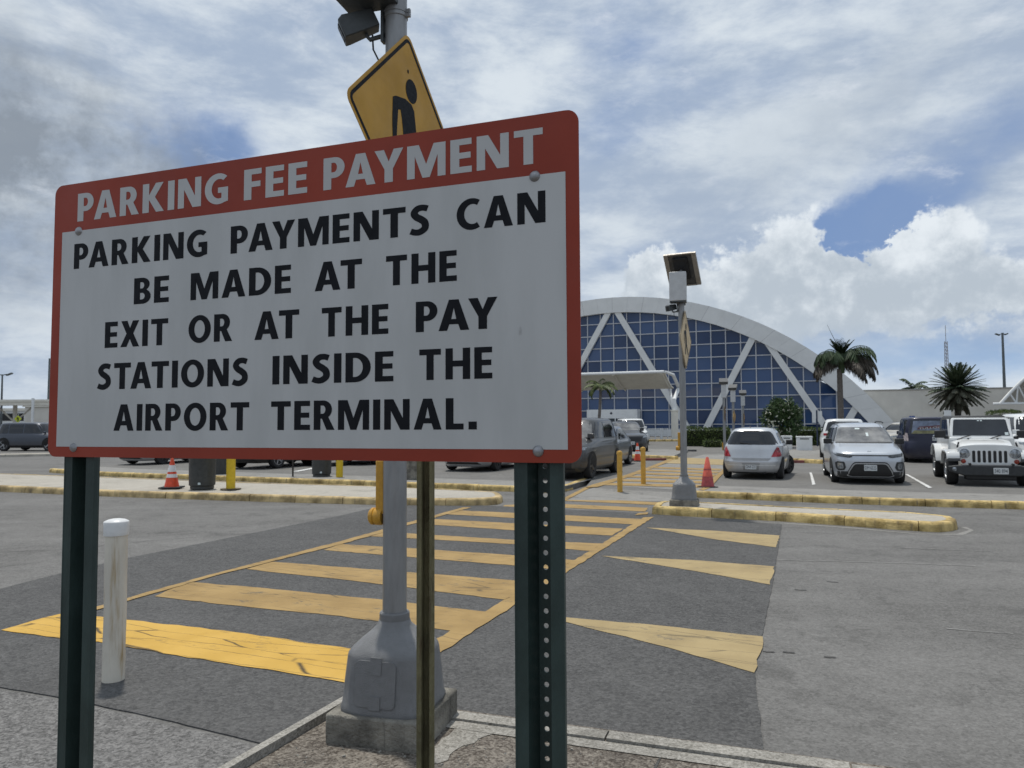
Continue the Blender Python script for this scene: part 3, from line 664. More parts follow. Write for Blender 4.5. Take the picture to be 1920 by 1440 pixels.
# white bollard
bp = G(212, 1277); bol = thing('white_bollard', 'stained white pipe bollard with white cap, left of the grey pole', 'bollard', (bp.x, bp.y, 0))
hb = CAMZ+(790-990)/F*bp.y*1.0
rb_ = .0705
pv = MB(); rg = []
for k in range(15):
    z = 1.02*k/14; rg.append([V(((rb_+.0012*sin(3*a+k))*cos(a)+.004*sin(z*3), (rb_+.0012*sin(2*a+k*.7))*sin(a), z)) for a in [2*pi*j/32 for j in range(32)]])
finish('pipe', pv.loft(rg), pvc, bol, smooth=40)
finish('cap', MB().lathe([(.0785, .985), (.0795, .99), (.0800, 1.074), (.0780, 1.079), (.055, 1.090), (.028, 1.096), (.001, 1.098)], (0, 0, 0), 32), pvc_cap, bol, smooth=50)

# ================================================================ SOLAR CROSSING POLES
def supell(h, z, n=40, e=4.5):
    out = []
    for k in range(n):
        a = 2*pi*k/n; c, s_ = cos(a), sin(a); q = (abs(c)**e+abs(s_)**e)**(-1/e); out.append(V((h*q*c, h*q*s_, z)))
    return out
WALK = {  # walking figure of the crossing sign in units of the sign side, origin at its centre
 'head': ell(.045, .30, .062, .085, 0, 345, 22),
 'torso': [(-.15, .17), (-.12, .19), (-.02, .215), (.045, .205), (.075, .17), (.09, .08), (.105, -.02), (.115, -.10), (.17, -.20), (.25, -.33), (.22, -.37), (.185, -.36), (.10, -.22), (.06, -.16), (.035, -.23), (-.005, -.36), (-.07, -.365), (-.055, -.26), (-.035, -.12), (-.045, -.02), (-.055, .05), (-.07, .115), (-.095, .105), (-.105, -.02), (-.11, -.12), (-.15, -.115), (-.155, .02)],
}
def solar_pole(name, label, loc, rz, side, sign_az, sign_m, box_off, panel_az, sens_dir, group, detail=True, sign_side=.889, btn=(-.085, 0), scale=1.):
    T = thing(name, label, 'crossing pole', loc, rz, group, scale)
    Rz = Matrix.Rotation
    finish('footing', MB().box((0, 0, .075), (side, side, .19)), conc_block, T, bevel=.012)
    rings = [supell(.252, .170), supell(.255, .185), supell(.247, .205), supell(.234, .34), supell(.222, .455), supell(.217, .475), supell(.203, .497, e=4), supell(.165, .535, e=3.4), supell(.118, .575, e=2.7), supell(.096, .60, e=2.2), supell(.088, .625, e=2), supell(.084, .63, e=2)]
    cov = finish('base_cover', MB().loft(rings), galv_dull, T, smooth=50)
    if detail:
        d = lambda a, z: V((a, -(.2485-(z-.205)*.096)-.004, z))
        door = [d(a, z) for a, z in rrect(-.125, .215, .115, .455, .03)]
        finish('access_door', MB().prism(door, (0, .012, 0)), galv_dull, cov, smooth=0, bevel=.003)
        for (a0, z0, a1, z1) in ((-.035, .385, .03, .475), (-.035, .205, .03, .275)):
            finish('door_latch', MB().prism([d(a, z)+V((0, -.004, 0)) for a, z in rrect(a0, z0, a1, z1, .004)], (0, .008, 0)), galv_dull, cov, smooth=0, bevel=.002)
    finish('collar', MB().lathe([(.084, .612), (.086, .62), (.085, .665), (.078, .672), (.066, .673)], (0, 0, 0), 32), galv_dull, T, smooth=40)
    finish('pole', MB().lathe([(.0685, .66), (.0655, 2.6), (.0630, 4.38)], (0, 0, 0), 32), galv, T, smooth=40)
    # control cabinet and solar panel on top
    bx, by = box_off
    finish('cabinet', MB().box((bx, by, 4.53), (.34, .22, .60)), cabinet, T, bevel=.01)
    finish('cabinet_base', MB().box((bx, by, 4.215), (.33, .21, .028)), dark_plastic, T, bevel=.004)
    finish('pole_bracket', MB().box((bx*.5, by*.5, 4.30), (.12, .12, .10)), galv, T, bevel=.005)
    M = Matrix.Rotation(panel_az, 3, 'Z') @ Matrix.Rotation(radians(50), 3, 'X'); pc = V((bx+.08, by+.22, 4.93))
    pn = finish('solar_panel', MB().box(pc, (.62, .74, .03), M), solar_cell, T)
    fr = MB()
    for dx, dy, sx, sy in ((-.29, 0, .09, .76), (.29, 0, .09, .76), (0, -.37, .49, .03), (0, .37, .49, .03)): fr.box(pc+M @ V((dx, dy, -.006)), (sx, sy, .05), M)
    finish('frame', fr, panel_frame, pn, smooth=0)
    finish('junction_box', MB().box(pc+M @ V((0, .05, -.045)), (.30, .50, .06), M), black_plastic, pn, bevel=.005)
    finish('panel_strut', MB().tube([V((bx, by, 4.8)), pc+M @ V((0, 0, -.02))], .028, 8), galv, T)
    # detector
    sx = V((sens_dir[0], sens_dir[1], sens_dir[2])).normalized(); sy = V((0, 0, 1)).cross(sx).normalized(); sz = sx.cross(sy)
    Q = Matrix((sx, sy, sz)).transposed(); scn = V(sens_dir[3])
    def D(x, y, z): return scn+Q @ V((x*.88, y*.86, z*.86))
    body = finish('detector', MB().loft([[D(-.125, -.055, -.062), D(-.125, .055, -.062), D(-.125, .055, .062), D(-.125, -.055, .062)], [D(.09, -.072, -.075), D(.09, .072, -.075), D(.09, .072, .078), D(.09, -.072, .078)], [D(.128, -.072, -.075), D(.128, .072, -.075), D(.128, .072, .055), D(.128, -.072, .055)]]), dark_plastic, T, smooth=25, bevel=.006)
    finish('lens', MB().prism([D(.1295, a, b) for a, b in ((-.03, -.062), (.03, -.062), (.03, .045), (-.03, .045))], Q @ V((.003, 0, 0))), black_plastic, body, smooth=0)
    finish('bracket', MB().tube([D(-.02, 0, -.075), D(-.03, 0, -.115), D(-.12, 0, -.12), V((-.02, 0, scn.z-.045))], .014, 8).box(V((-.078, -.01, scn.z+.0)), (.018, .045, .20)), dark_plastic, T, smooth=40)
    c0 = D(-.06, 0, -.09)
    finish('cable', MB().tube([c0, c0+V((.005, 0, -.09)), c0+V((.045, 0, -.17)), c0+V((.11, .02, -.215)), V((-.03, 0, c0.z-.235))], .0055, 6), black_plastic, T, smooth=60)
    for zc in (scn.z+.075, scn.z+.05): finish('strap', MB().lathe([(.0665, zc-.012), (.069, zc-.01), (.069, zc+.01), (.0665, zc+.012)], (0, 0, 0), 28).box((.075, 0, zc), (.03, .02, .022)), galv, T, smooth=40)
    # diamond sign
    a = sign_az-rz if False else sign_az
    dx = V((sin(a), cos(a), 0)); nx = V((cos(a), -sin(a), 0)); sc_ = V((.0, 0, 0))+nx*.082; zc = 3.16 if not sign_side == .914 else 3.45
    def DS(u, v, w=0.): return sc_+V((0, 0, 3.443))+dx*u+V((0, 0, v))+nx*w
    def diamond(h, r, w):
        pts = []
        for u, v in rrect(-h, -h, h, h, r): pts.append(DS((u-v)*.70711, (u+v)*.70711, w))
        return pts
    hs = sign_side/2
    pl_ = finish('warning_sign', MB().prism(diamond(hs, .055, 0), nx*-.003), sign_m, T, smooth=0)
    def ring(h, w_, r, z):
        o = diamond(h, r, z); i = diamond(h-w_, max(.01, r-w_), z)
        n = len(o); return MB().add(o+i, [(k, (k+1) % n, (k+1) % n+n, k+n) for k in range(n)])
    finish('border', ring(hs-.018, .02, .045, .0014), sign_black, pl_, smooth=0)
    fm = MB(); fs = sign_side*.98
    for part_ in WALK.values(): fm.sheet([DS((x*1.22-.01)*fs, y*fs+.01, .0014) for x, y in part_])
    finish('walking_figure', fm, sign_black, pl_, smooth=0)
    for vv in (.43, -.43): finish('mounting_hole', MB().sheet([DS(.009*cos(k), vv*sign_side+.012*sin(k), .0014) for k in [2*pi*i/10 for i in range(10)]]), sign_black, pl_, smooth=0)
    # push button station
    ux, uy = btn
    st = finish('button_plate', MB().box((ux, uy, 1.375), (.055, .052, .31)), btn_yellow, T, bevel=.008)
    Q2 = Matrix.Rotation(radians(90), 3, 'Y').to_3x3()
    finish('push_button', MB().lathe([(.046, -.03), (.050, -.02), (.050, .012), (.044, .020), (.050, .026), (.049, .040), (.040, .050), (.001, .054)], (ux-.018, uy, 1.205), 26, Matrix.Rotation(radians(-90), 3, 'Y')), btn_yellow, st, smooth=40)
    return T
fl, fr_ = G(612, 1397, .0), G(790, 1420, .0); bd = (fr_-fl); bd.z = 0; fs_ = bd.length; bd.normalize(); bpz = V((-bd.y, bd.x, 0))
pc_ = V((fl.x, fl.y, 0))+bd*fs_*.5+bpz*.27
pole_x = at(741.5, 600, pc_.y).x
FY = atan2(bd.y, bd.x)
POLE1 = solar_pole('crossing_signal_pole', 'grey steel pole with yellow pedestrian sign and dark detector, nearest, behind the parking sign', (pole_x, pc_.y, 0), FY, .56, radians(24.3)+FY, warn_yellow, (-.13, -.12), radians(150), (-.80, -.42, -.42, (-.215, -.06, 4.105)), 'solar crossing signal poles', sign_side=.848)
p2 = G(1279, 946, .15)
POLE2 = solar_pole('crossing_signal_pole', 'grey steel pole with solar panel and edge-on faded sign, on the right traffic island', (at(1281, 800, p2.y).x, p2.y, .10), -.3, .56, radians(24)-.3, warn_faded, (-.05, -.12), radians(-190), (-.6, -.7, -.2, (-.2, -.03, 4.12)), 'solar crossing signal poles', detail=False, scale=.93)

# ================================================================ VEHICLES
def car_paint(name, base, metal=.55, rough=.32, coat=.7):
    if name in MATS: return MATS[name]
    m = bpy.data.materials.new(name); m.use_nodes = True; N = NT(m.node_tree); b = m.node_tree.nodes['Principled BSDF']
    tc = N.n.new('ShaderNodeTexCoord'); o = tc.outputs['Object']
    n1 = N.noise(o, 3, 4, .6); z = N.sep(o)[2]
    dirt = N.mul(N.ramp(z, .75, .15), N.ramp(N.noise(o, 5, 5, .65), .25, .75, .25, .8))
    col = N.mix(N.ramp(n1, .3, .7), tuple(c*.95 for c in base), tuple(min(1, c*1.04) for c in base))
    col = N.mix(N.mul(dirt, .35), col, (.20, .18, .15))
    N.l.new(col, b.inputs['Base Color']); b.inputs['Metallic'].default_value = metal
    N.l.new(N.add(rough, N.mul(dirt, .3)), b.inputs['Roughness'])
    b.inputs['Coat Weight'].default_value = coat; b.inputs['Coat Roughness'].default_value = .06
    MATS[name] = m; return m
P_SILVER = car_paint('silver car paint', (.52, .535, .555), .5, .36)
P_LIGHT = car_paint('pale silver car paint', (.50, .53, .57), .5, .32)
P_WHITE = car_paint('white car paint', (.70, .71, .70), 0., .35)
P_GREY = car_paint('grey car paint', (.030, .031, .034), .3, .33)
P_BLUEGREY = car_paint('blue grey car paint', (.052, .060, .078), .4, .38, .4)
P_BROWNGREY = car_paint('warm grey car paint', (.045, .045, .046), .35, .38, .4)
P_BLACK = car_paint('black car paint', (.012, .012, .013), .1, .3)
P_NAVY = car_paint('navy car paint', (.004, .006, .028), .0, .4, .12)
GLASS_DARK = mat('tinted car glass', (.012, .014, .018), .05, var=.1, scale=2, spec=.6)
GLASS_MID = mat('windscreen painted reflection', (.10, .10, .104), .07, var=.45, scale=1.6, spec=.8, tint=(.17, .168, .162))  # pale mottled colour stands in for reflections on the glass
GLASS_JEEP = mat('dark windscreen', (.020, .024, .030), .06, var=.25, scale=1.5, spec=.6)
RUBBER = mat('tyre rubber', (.016, .016, .017), .8, var=.25, scale=25)
RIM = mat('alloy rim', (.36, .37, .38), .35, metal=.7, var=.08, scale=10)
RIM_DARK = mat('dark rim', (.05, .05, .053), .4, metal=.5, var=.1, scale=10)
ARCH = mat('wheel arch liner', (.010, .010, .010), .9, var=.2, scale=10)
TRIM = mat('grey black trim', (.030, .032, .034), .6, var=.15, scale=12)
TRIM_GREY = mat('grey bumper plastic', (.085, .088, .092), .65, var=.15, scale=12)
CHROME = mat('satin chrome', (.55, .56, .57), .22, metal=.9, var=.05, scale=10)
LAMP = mat('headlamp glass', (.30, .32, .34), .12, metal=.5, var=.5, scale=18)
LAMP_DARK = mat('smoked lamp', (.07, .075, .08), .1, metal=.3, var=.5, scale=18)
TAIL = mat('red tail lamp', (.30, .012, .022), .15, var=.45, scale=14, tint=(.36, .03, .04))
TAIL_CLEAR = mat('clear tail lamp', (.42, .36, .36), .15, var=.3, scale=14)
AMBER = mat('amber lamp', (.30, .035, .015), .2, var=.3, scale=20)
PLATE = mat('number plate', (.56, .58, .58), .5, var=.06, scale=20)
PLATE_INK = mat('number plate ink', (.035, .04, .06), .6, var=.1, scale=20)
PAPER = mat('sticker paper', (.55, .62, .62), .6, var=.1, scale=30)
SEATS = mat('seat cloth seen through glass', (.10, .085, .085), .8, var=.3, scale=5)

class Shape:
    """car body: a stack of superelliptic outlines; levels are (z, rear y, front y, half width, exponent)"""
    def __init__(s, levels): s.L = levels
    def at(s, z):
        L = s.L; z = max(L[0][0], min(L[-1][0], z))
        for i in range(len(L)-1):
            if z <= L[i+1][0]: break
        a, b = L[i], L[i+1]; h = b[0]-a[0]; t = (z-a[0])/h if h else 0; out = []
        for k in range(1, 5):
            d = (b[k]-a[k])/h
            def tan(j):
                if j <= 0 or j >= len(L)-1: return d
                d0 = (L[j][k]-L[j-1][k])/(L[j][0]-L[j-1][0]); d1 = (L[j+1][k]-L[j][k])/(L[j+1][0]-L[j][0])
                return 0 if d0*d1 <= 0 else 2*d0*d1/(d0+d1)
            m0, m1 = tan(i), tan(i+1)
            out.append((2*t**3-3*t*t+1)*a[k]+(t**3-2*t*t+t)*h*m0+(-2*t**3+3*t*t)*b[k]+(t**3-t*t)*h*m1)
        return out
    def mesh(s, nsub=4, n=72):
        zs = []
        for i in range(len(s.L)-1):
            for k in range(nsub): zs.append(lerp(s.L[i][0], s.L[i+1][0], k/nsub))
        zs.append(s.L[-1][0]); rings = []
        for z in zs:
            yr, yf, w, e = s.at(z); yc, l = (yr+yf)/2, (yf-yr)/2; ring = []
            for k in range(n):
                a = 2*pi*k/n; c, q_ = cos(a), sin(a); q = (abs(c)**e+abs(q_)**e)**(-1/e); ring.append(V((w*c*q, yc+l*q_*q, z)))
            rings.append(ring)
        return MB().loft(rings)
    def front(s, x, z, off=0., sgn=1):
        yr, yf, w, e = s.at(z); yc, l = (yr+yf)/2, (yf-yr)/2; q = max(0., 1-min(1, abs(x)/w)**e)**(1/e)
        return V((x, yc+sgn*(l*q+off), z))
    def side(s, y, z, off=0., sgn=1):
        yr, yf, w, e = s.at(z); yc, l = (yr+yf)/2, (yf-yr)/2; q = max(0., 1-min(1, abs(y-yc)/l)**e)**(1/e)
        return V((sgn*(w*q+off), y, z))
def slice_panel(mb, poly, fn, nu=14, nv=6):
    """skin a convex outline onto a curved body surface"""
    us = sorted(set([p[0] for p in poly])); lo, hi = us[0], us[-1]; cols = []
    for k in range(nu+1):
        u = lerp(lo, hi, k/nu); u = min(max(u, lo+1e-5), hi-1e-5); vs = []
        for i in range(len(poly)):
            (u0, v0), (u1, v1) = poly[i-1], poly[i]
            if (u0-u)*(u1-u) <= 0 and u0 != u1: vs.append(v0+(v1-v0)*(u-u0)/(u1-u0))
        cols.append((u, min(vs), max(vs)))
    vs = [fn(u, lerp(a, b, j/nv)) for u, a, b in cols for j in range(nv+1)]; n = nv+1
    return mb.add(vs, [(i*n+j, (i+1)*n+j, (i+1)*n+j+1, i*n+j+1) for i in range(nu) for j in range(nv)])
def add_front(T, S, name, poly, m, off=.006, sgn=1, nu=14, parent=None):
    return finish(name, slice_panel(MB(), poly, lambda x, z: S.front(x, z, off, sgn), nu, max(4, nu//2)), m, parent or T, smooth=50, recalc=True)
def add_side(T, S, name, poly, m, off=.006, sgn=1, nu=14, parent=None):
    return finish(name, slice_panel(MB(), poly, lambda y, z: S.side(y, z, off, sgn), nu, 6), m, parent or T, smooth=50)
def wheel(T, x, y, r, sgn, w=.21, rim=RIM, spokes=5, turn=0.):
    Q = Matrix.Rotation(turn, 3, 'Z') @ Matrix.Rotation(radians(90)*sgn, 3, 'Y')
    c = V((x, y, r)); rr = r*.66
    tyre = MB().lathe([(rr, -w), (r*.93, -w), (r*.985, -w*.86), (r, -w*.6), (r, -w*.4), (r*.985, -w*.14), (r*.93, 0), (r*.80, .006), (rr, -.012), (rr*.97, -.03)], c, 36, Q)
    o = finish('wheel', tyre, RUBBER, T, smooth=40)
    mb = MB().lathe([(rr*.999, -.035), (rr*.999, -.008), (rr*.93, -.006), (rr*.90, -.03), (.001, -.045)], c, 36, Q)
    for k in range(spokes):
        a = 2*pi*k/spokes+.3; d = V((cos(a), sin(a), 0)); e = V((-sin(a), cos(a), 0))
        quad = [d*rr*.10+e*rr*.13, d*rr*.93+e*rr*.10, d*rr*.93-e*rr*.10, d*rr*.10-e*rr*.13]
        mb.add([c+Q @ (p+V((0, 0, z))) for z in (-.012, -.03) for p in quad], [(0, 1, 2, 3), (4, 5, 6, 7), (0, 1, 5, 4), (1, 2, 6, 5), (2, 3, 7, 6), (3, 0, 4, 7)])
    mb.lathe([(rr*.2, -.03), (rr*.18, -.004), (.001, -.002)], c, 16, Q)
    finish('rim', mb, rim, o, smooth=35)
    return o
def wheels(T, S, yf, yr, r, rim=RIM, spokes=5, turn=0., tuck=-.012, w=.21, sides=(1, -1)):
    for sgn in sides:
        for y in (yf, yr):
            x = S.side(y, r*1.1)[0]-tuck
            R_ = r+.055; arc = [(y+R_*cos(radians(a)), r+R_*sin(radians(a))) for a in range(-25, 206, 11)]
            arc = [(a, max(b, S.L[0][0]+.004)) for a, b in arc]
            add_side(T, S, 'wheel_arch', arc, ARCH, .004, sgn, 22)
            wheel(T, sgn*x, y, r, sgn, w, rim, spokes, turn if y == yf else 0.)
def plate(T, c, text, rz=0., w=.305, h=.152, facing=1, tilt=0.):
    """number plate: facing +1 looks to the front of the car"""
    o = finish('number_plate', MB().prism([V(c)+V((a, 0, b)) for a, b in rrect(-w/2, -h/2, w/2, h/2, .012)], (0, -.008*facing, 0)), PLATE, T, smooth=0)
    if text:
        vs, fs = fontmesh(text, .112); 
        mx = max(v.x for v in vs); mn = min(v.x for v in vs); k = w*.86/(mx-mn); cx = (mx+mn)/2
        pts = [V(c)+V((-(v.x-cx)*k*facing, .0022*facing, v.y*1.15-.045)) for v in vs]
        finish('plate_characters', MB().add(pts, fs), PLATE_INK, o, smooth=0)
    return o
def mirrors(T, S, y, z, m, sgns=(1, -1), size=(.20, .10, .15)):
    for sgn in sgns:
        x = S.side(y, z-.06)[0]*1.0+size[0]*.5
        finish('mirror', MB().box((sgn*x, y, z), size).box((sgn*(x-size[0]*.55), y, z-.05), (.10, .05, .05)), m, T, smooth=30, bevel=.03, seg=3)
def seat_car(px, py, heading, front_off, zl=Z_LOT, dz=0.):
    p = G(px, py, zl); h = heading; f = V((sin(h), cos(h), 0))
    q = p-f*front_off; return (q.x, q.y, zl+dz), -h
HGA = GRID; HAWAY = GRID; HTOWARD = GRID+pi

def lv(L, W, H, front=.75, cowl=.95, cowl_y=.95, roof_f=.25, roof_r=-1.35, rear_base=-1.75, cl=.2, belt=.95, tumble=.78, ny=5., rear_round=.06):
    """levels of a generic car; front = hood edge height, cowl_y = windscreen base"""
    w = W/2; f = L/2; r = -L/2
    return [(cl-.03, r+.12, f-.14, w*.88, ny), (cl+.04, r+.06, f-.05, w*.95, ny), (.36, r+.02, f-.01, w*.985, ny+1), (.55, r, f, w, ny+1), (front-.06, r+.02, f-.04, w*.995, ny), (front, r+.03, f-.12, w*.985, ny-.5),
            (lerp(front, cowl, .55), r+.05, lerp(f-.12, cowl_y, .45), w*.965, ny-.5), (cowl, lerp(r+.06, rear_base, .3), cowl_y, w*.925, ny),
            (lerp(cowl, H, .5), lerp(rear_base, roof_r, .45), lerp(cowl_y, roof_f, .52), w*lerp(.925, tumble, .5), ny), (H-.10, lerp(rear_base, roof_r, .85), lerp(cowl_y, roof_f, .88), w*tumble, ny-.5),
            (H-.035, roof_r+.02, roof_f-.08, w*(tumble-.07), ny-1), (H-.008, roof_r+.22, roof_f-.35, w*(tumble-.25), ny-1.5), (H, roof_r+.5, roof_f-.7, w*(tumble-.45), ny-2)]
def greenhouse(T, S, cowl, H, cowl_y, roof_f, rear_base, roof_r, w, glassF=GLASS_DARK, glassS=GLASS_DARK, glassR=GLASS_DARK, pillars=(.0,), rear=True, front=True, sides=(1, -1), tum=.78):
    zt = H-.115; zb = cowl+.035
    if front: add_front(T, S, 'windscreen', [(-w*.80, zb), (w*.80, zb), (w*(tum-.10), zt), (-w*(tum-.10), zt)], glassF, .006)
    if rear: add_front(T, S, 'rear_window', [(-w*.76, zb+.04), (w*.76, zb+.04), (w*(tum-.12), zt), (-w*(tum-.12), zt)], glassR, .006, -1)
    yf0, yf1 = lerp(cowl_y, roof_f, .12)-.22, lerp(cowl_y, roof_f, .9)-.20; yr0, yr1 = rear_base+.38, roof_r+.22
    cuts = [None]+list(pillars)+[None]
    for sgn in sides:
        for i in range(len(cuts)-1):
            a0, a1 = (yr0, yr1) if cuts[i] is None else (cuts[i]+.04, cuts[i]+.04)
            b0, b1 = (yf0, yf1) if cuts[i+1] is None else (cuts[i+1]-.04, cuts[i+1]-.04)
            add_side(T, S, 'side_window', [(a0, zb), (b0, zb), (b1, zt-.01), (a1, zt-.01)], glassS, .006, sgn)

# ---------------- silver hatchback seen from behind
SW = [(.17, -1.66, 1.70, .72, 5), (.22, -1.76, 1.78, .80, 5), (.34, -1.83, 1.84, .835, 5.5), (.52, -1.85, 1.85, .845, 6), (.56, -1.835, 1.84, .845, 6), (.70, -1.80, 1.78, .845, 6), (.86, -1.775, 1.45, .84, 5.5), (.96, -1.75, .98, .82, 5), (1.0, -1.735, .90, .795, 5), (1.2, -1.63, .50, .695, 5), (1.38, -1.52, .18, .610, 4.6), (1.455, -1.42, -.02, .53, 4), (1.49, -1.15, -.3, .36, 3.2), (1.50, -.9, -.5, .2, 2.6)]
S = Shape(SW); h_sw = radians(24.5)
loc, rz = seat_car(1409, 899, h_sw, -1.66)
T = thing('parked_hatchback', 'pale silver hatchback seen from behind, red tail lamps, beside the faded cone', 'car', loc, rz, 'parked cars', .945)
finish('body', S.mesh(), P_SILVER, T, smooth=60)
add_front(T, S, 'rear_window', [(-.69, 1.005), (.69, 1.005), (.725, 1.03), (.555, 1.36), (.49, 1.39), (-.49, 1.39), (-.555, 1.36), (-.725, 1.03)], GLASS_DARK, .007, -1, 20)
for sgn in (1, -1):
    add_front(T, S, 'tail_lamp', [(sgn*.56, .66), (sgn*.795, .66), (sgn*.815, .70), (sgn*.76, .90), (sgn*.715, .955), (sgn*.665, .87)], TAIL, .009, -1, 10)
    add_side(T, S, 'side_window', [(-1.25, 1.03), (-.25, 1.03), (-.25, 1.36), (-1.05, 1.34)], GLASS_DARK, .006, sgn)
    add_side(T, S, 'side_window', [(-.17, 1.03), (.62, 1.03), (.02, 1.35), (-.17, 1.36)], GLASS_DARK, .006, sgn)
add_front(T, S, 'hatch_handle_strip', [(-.52, .55), (.52, .55), (.56, .62), (-.56, .62)], mat('silver painted shade', (.30, .305, .31), .5, metal=.4, var=.05), .007, -1)  # darker silver paints the shade of the handle strip and plate recess
gap = MB()
for p in ([(-.57, .64), (-.535, .64), (-.645, .90), (-.66, .90)], [(.57, .64), (.535, .64), (.645, .90), (.66, .90)]): slice_panel(gap, p, lambda x, z: S.front(x, z, .0075, -1), 4, 6)
add_front(T, S, 'bumper_highlight', [(-.74, .405), (.74, .405), (.76, .425), (-.76, .425)], P_WHITE, .006, -1)  # white strip paints the highlight along the bumper crease
add_front(T, S, 'plate_recess', [(-.22, .27), (.22, .27), (.25, .475), (-.25, .475)], mat('silver painted shade', (.3, .3, .3)), .006, -1)
plate(T, S.front(-.0, .375, .014, -1), 'DA4 221', facing=-1)
add_front(T, S, 'lower_valance', [(-.66, .175), (.66, .175), (.72, .21), (-.72, .21)], TRIM, .005, -1)
finish('exhaust', MB().tube([(.38, -1.60, .20), (.38, -1.80, .195)], .03, 12), black_plastic, T)
finish('wiper', MB().tube([S.front(.02, 1.02, .02, -1), S.front(-.22, 1.05, .02, -1), S.front(-.30, 1.06, .02, -1)], .011, 6), black_plastic, T)
finish('rear_spoiler', slice_panel(MB(), [(-.24, 1.385), (.24, 1.385), (.22, 1.415), (-.22, 1.415)], lambda x, z: S.front(x, z, .012, -1)), black_plastic, T)
finish('aerial', MB().tube([(-.08, -1.05, 1.49), (-.08, -1.09, 1.535)], .012, 6), black_plastic, T)
wheels(T, S, 1.13, -1.22, .30, RIM_DARK, 6, turn=radians(-24), tuck=-.02, w=.19)
mirrors(T, S, .62, 1.02, black_plastic)

# ---------------- pale silver boxy crossover facing the camera
SO = [(.15, -1.85, 1.92, .80, 5), (.20, -2.0, 2.02, .86, 6), (.34, -2.06, 2.07, .885, 6.5), (.60, -2.08, 2.09, .895, 6.5), (.74, -2.07, 2.07, .895, 6), (.82, -2.06, 2.02, .89, 5.5), (.88, -2.05, 1.90, .88, 5), (.96, -2.04, 1.55, .865, 5), (1.04, -2.02, 1.08, .85, 5), (1.08, -2.0, .98, .835, 5), (1.3, -1.93, .55, .745, 5), (1.48, -1.84, .22, .665, 5), (1.555, -1.75, .05, .59, 4.5), (1.60, -1.45, -.3, .42, 3.2), (1.61, -1.2, -.6, .2, 2.6)]
S = Shape(SO); h_so = HTOWARD-radians(4)
loc, rz = seat_car(1633, 909, h_so, 1.98)
T = thing('parked_crossover', 'pale silver boxy crossover facing the road, black hexagonal grille, right of the hatchback', 'car', loc, rz, 'parked cars', .955)
finish('body', S.mesh(), P_LIGHT, T, smooth=60)
SIL = mat('silver grille frame', (.42, .43, .44), .35, metal=.6, var=.06)
add_front(T, S, 'windscreen', [(-.735, 1.085), (.735, 1.085), (.575, 1.485), (-.575, 1.485)], GLASS_MID, .007, 1, 20)
add_front(T, S, 'cowl_strip', [(-.78, 1.05), (.78, 1.05), (.75, 1.083), (-.75, 1.083)], TRIM, .008, 1, 20)
# things seen through the glass lie just under its surface as pale patches of the dashboard and seats
for nm, pl, m in (('windscreen_sticker', [(-.16, 1.425), (-.04, 1.425), (-.04, 1.462), (-.16, 1.462)], PAPER), ('parking_ticket', [(.09, 1.24), (.15, 1.24), (.15, 1.33), (.09, 1.33)], PAPER)):
    add_front(T, S, nm, [(-x, z) for x, z in pl], m, .009, 1, 4)
for sgn in (1, -1):
    add_front(T, S, 'headlight', [(sgn*.42, .72), (sgn*.50, .695), (sgn*.80, .735), (sgn*.85, .80), (sgn*.80, .815), (sgn*.44, .775)], LAMP_DARK, .008, 1, 12)
    add_front(T, S, 'lamp_edge', [(sgn*.78, .765), (sgn*.845, .78), (sgn*.84, .805), (sgn*.79, .81)], LAMP, .012, 1, 5)
    add_front(T, S, 'fog_lamp_surround', [(sgn*.585, .45), (sgn*.62, .37), (sgn*.76, .355), (sgn*.815, .42), (sgn*.83, .56), (sgn*.78, .595), (sgn*.62, .59)], TRIM, .008, 1, 12)
    add_front(T, S, 'fog_lamp', [(sgn*.64, .44), (sgn*.66, .41), (sgn*.75, .40), (sgn*.785, .44), (sgn*.79, .54), (sgn*.76, .56), (sgn*.66, .555)], LAMP, .012, 1, 8)
    add_side(T, S, 'side_window', [(-1.62, 1.10), (-.62, 1.10), (-.62, 1.46), (-1.52, 1.44)], GLASS_DARK, .006, sgn)
    add_side(T, S, 'side_window', [(-.54, 1.10), (.66, 1.10), (.12, 1.46), (-.54, 1.46)], GLASS_DARK, .006, sgn)
    # black pillar beside the windscreen
    slp = [(sgn*.745, 1.085), (sgn*.825, 1.085), (sgn*.655, 1.485), (sgn*.585, 1.485)]
    add_front(T, S, 'pillar', slp, black_plastic, .0065, 1, 6)
    finish('roof_rail', MB().tube([(sgn*.60, .0, 1.60), (sgn*.60, -.2, 1.635), (sgn*.60, -1.3, 1.635), (sgn*.60, -1.5, 1.60)], .02, 8), TRIM, T)
add_front(T, S, 'grille_slot', [(-.46, .745), (.46, .745), (.46, .775), (-.46, .775)], TRIM, .008)
add_front(T, S, 'lower_trim', [(-.82, .175), (.82, .175), (.86, .32), (.84, .34), (-.84, .34), (-.86, .32)], TRIM, .005, 1, 20)
add_front(T, S, 'grille_surround', [(-.585, .215), (-.50, .175), (.50, .175), (.585, .215), (.57, .30), (.42, .565), (.36, .59), (-.36, .59), (-.42, .565), (-.57, .30)], black_plastic, .009, 1, 24)
add_front(T, S, 'grille_frame', [(-.565, .225), (-.48, .19), (.48, .19), (.565, .225), (.548, .30), (.41, .54), (.35, .562), (-.35, .562), (-.41, .54), (-.548, .30)], SIL, .012, 1, 24)
add_front(T, S, 'grille', [(-.535, .245), (-.46, .215), (.46, .215), (.535, .245), (.52, .30), (.385, .52), (.335, .535), (-.335, .535), (-.385, .52), (-.52, .30)], black_plastic, .015, 1, 24)
add_front(T, S, 'badge', [(-.05, .855), (.05, .855), (.05, .875), (-.05, .875)], CHROME, .006, 1, 4)
plate(T, S.front(.0, .44, .026), 'DM 6325')
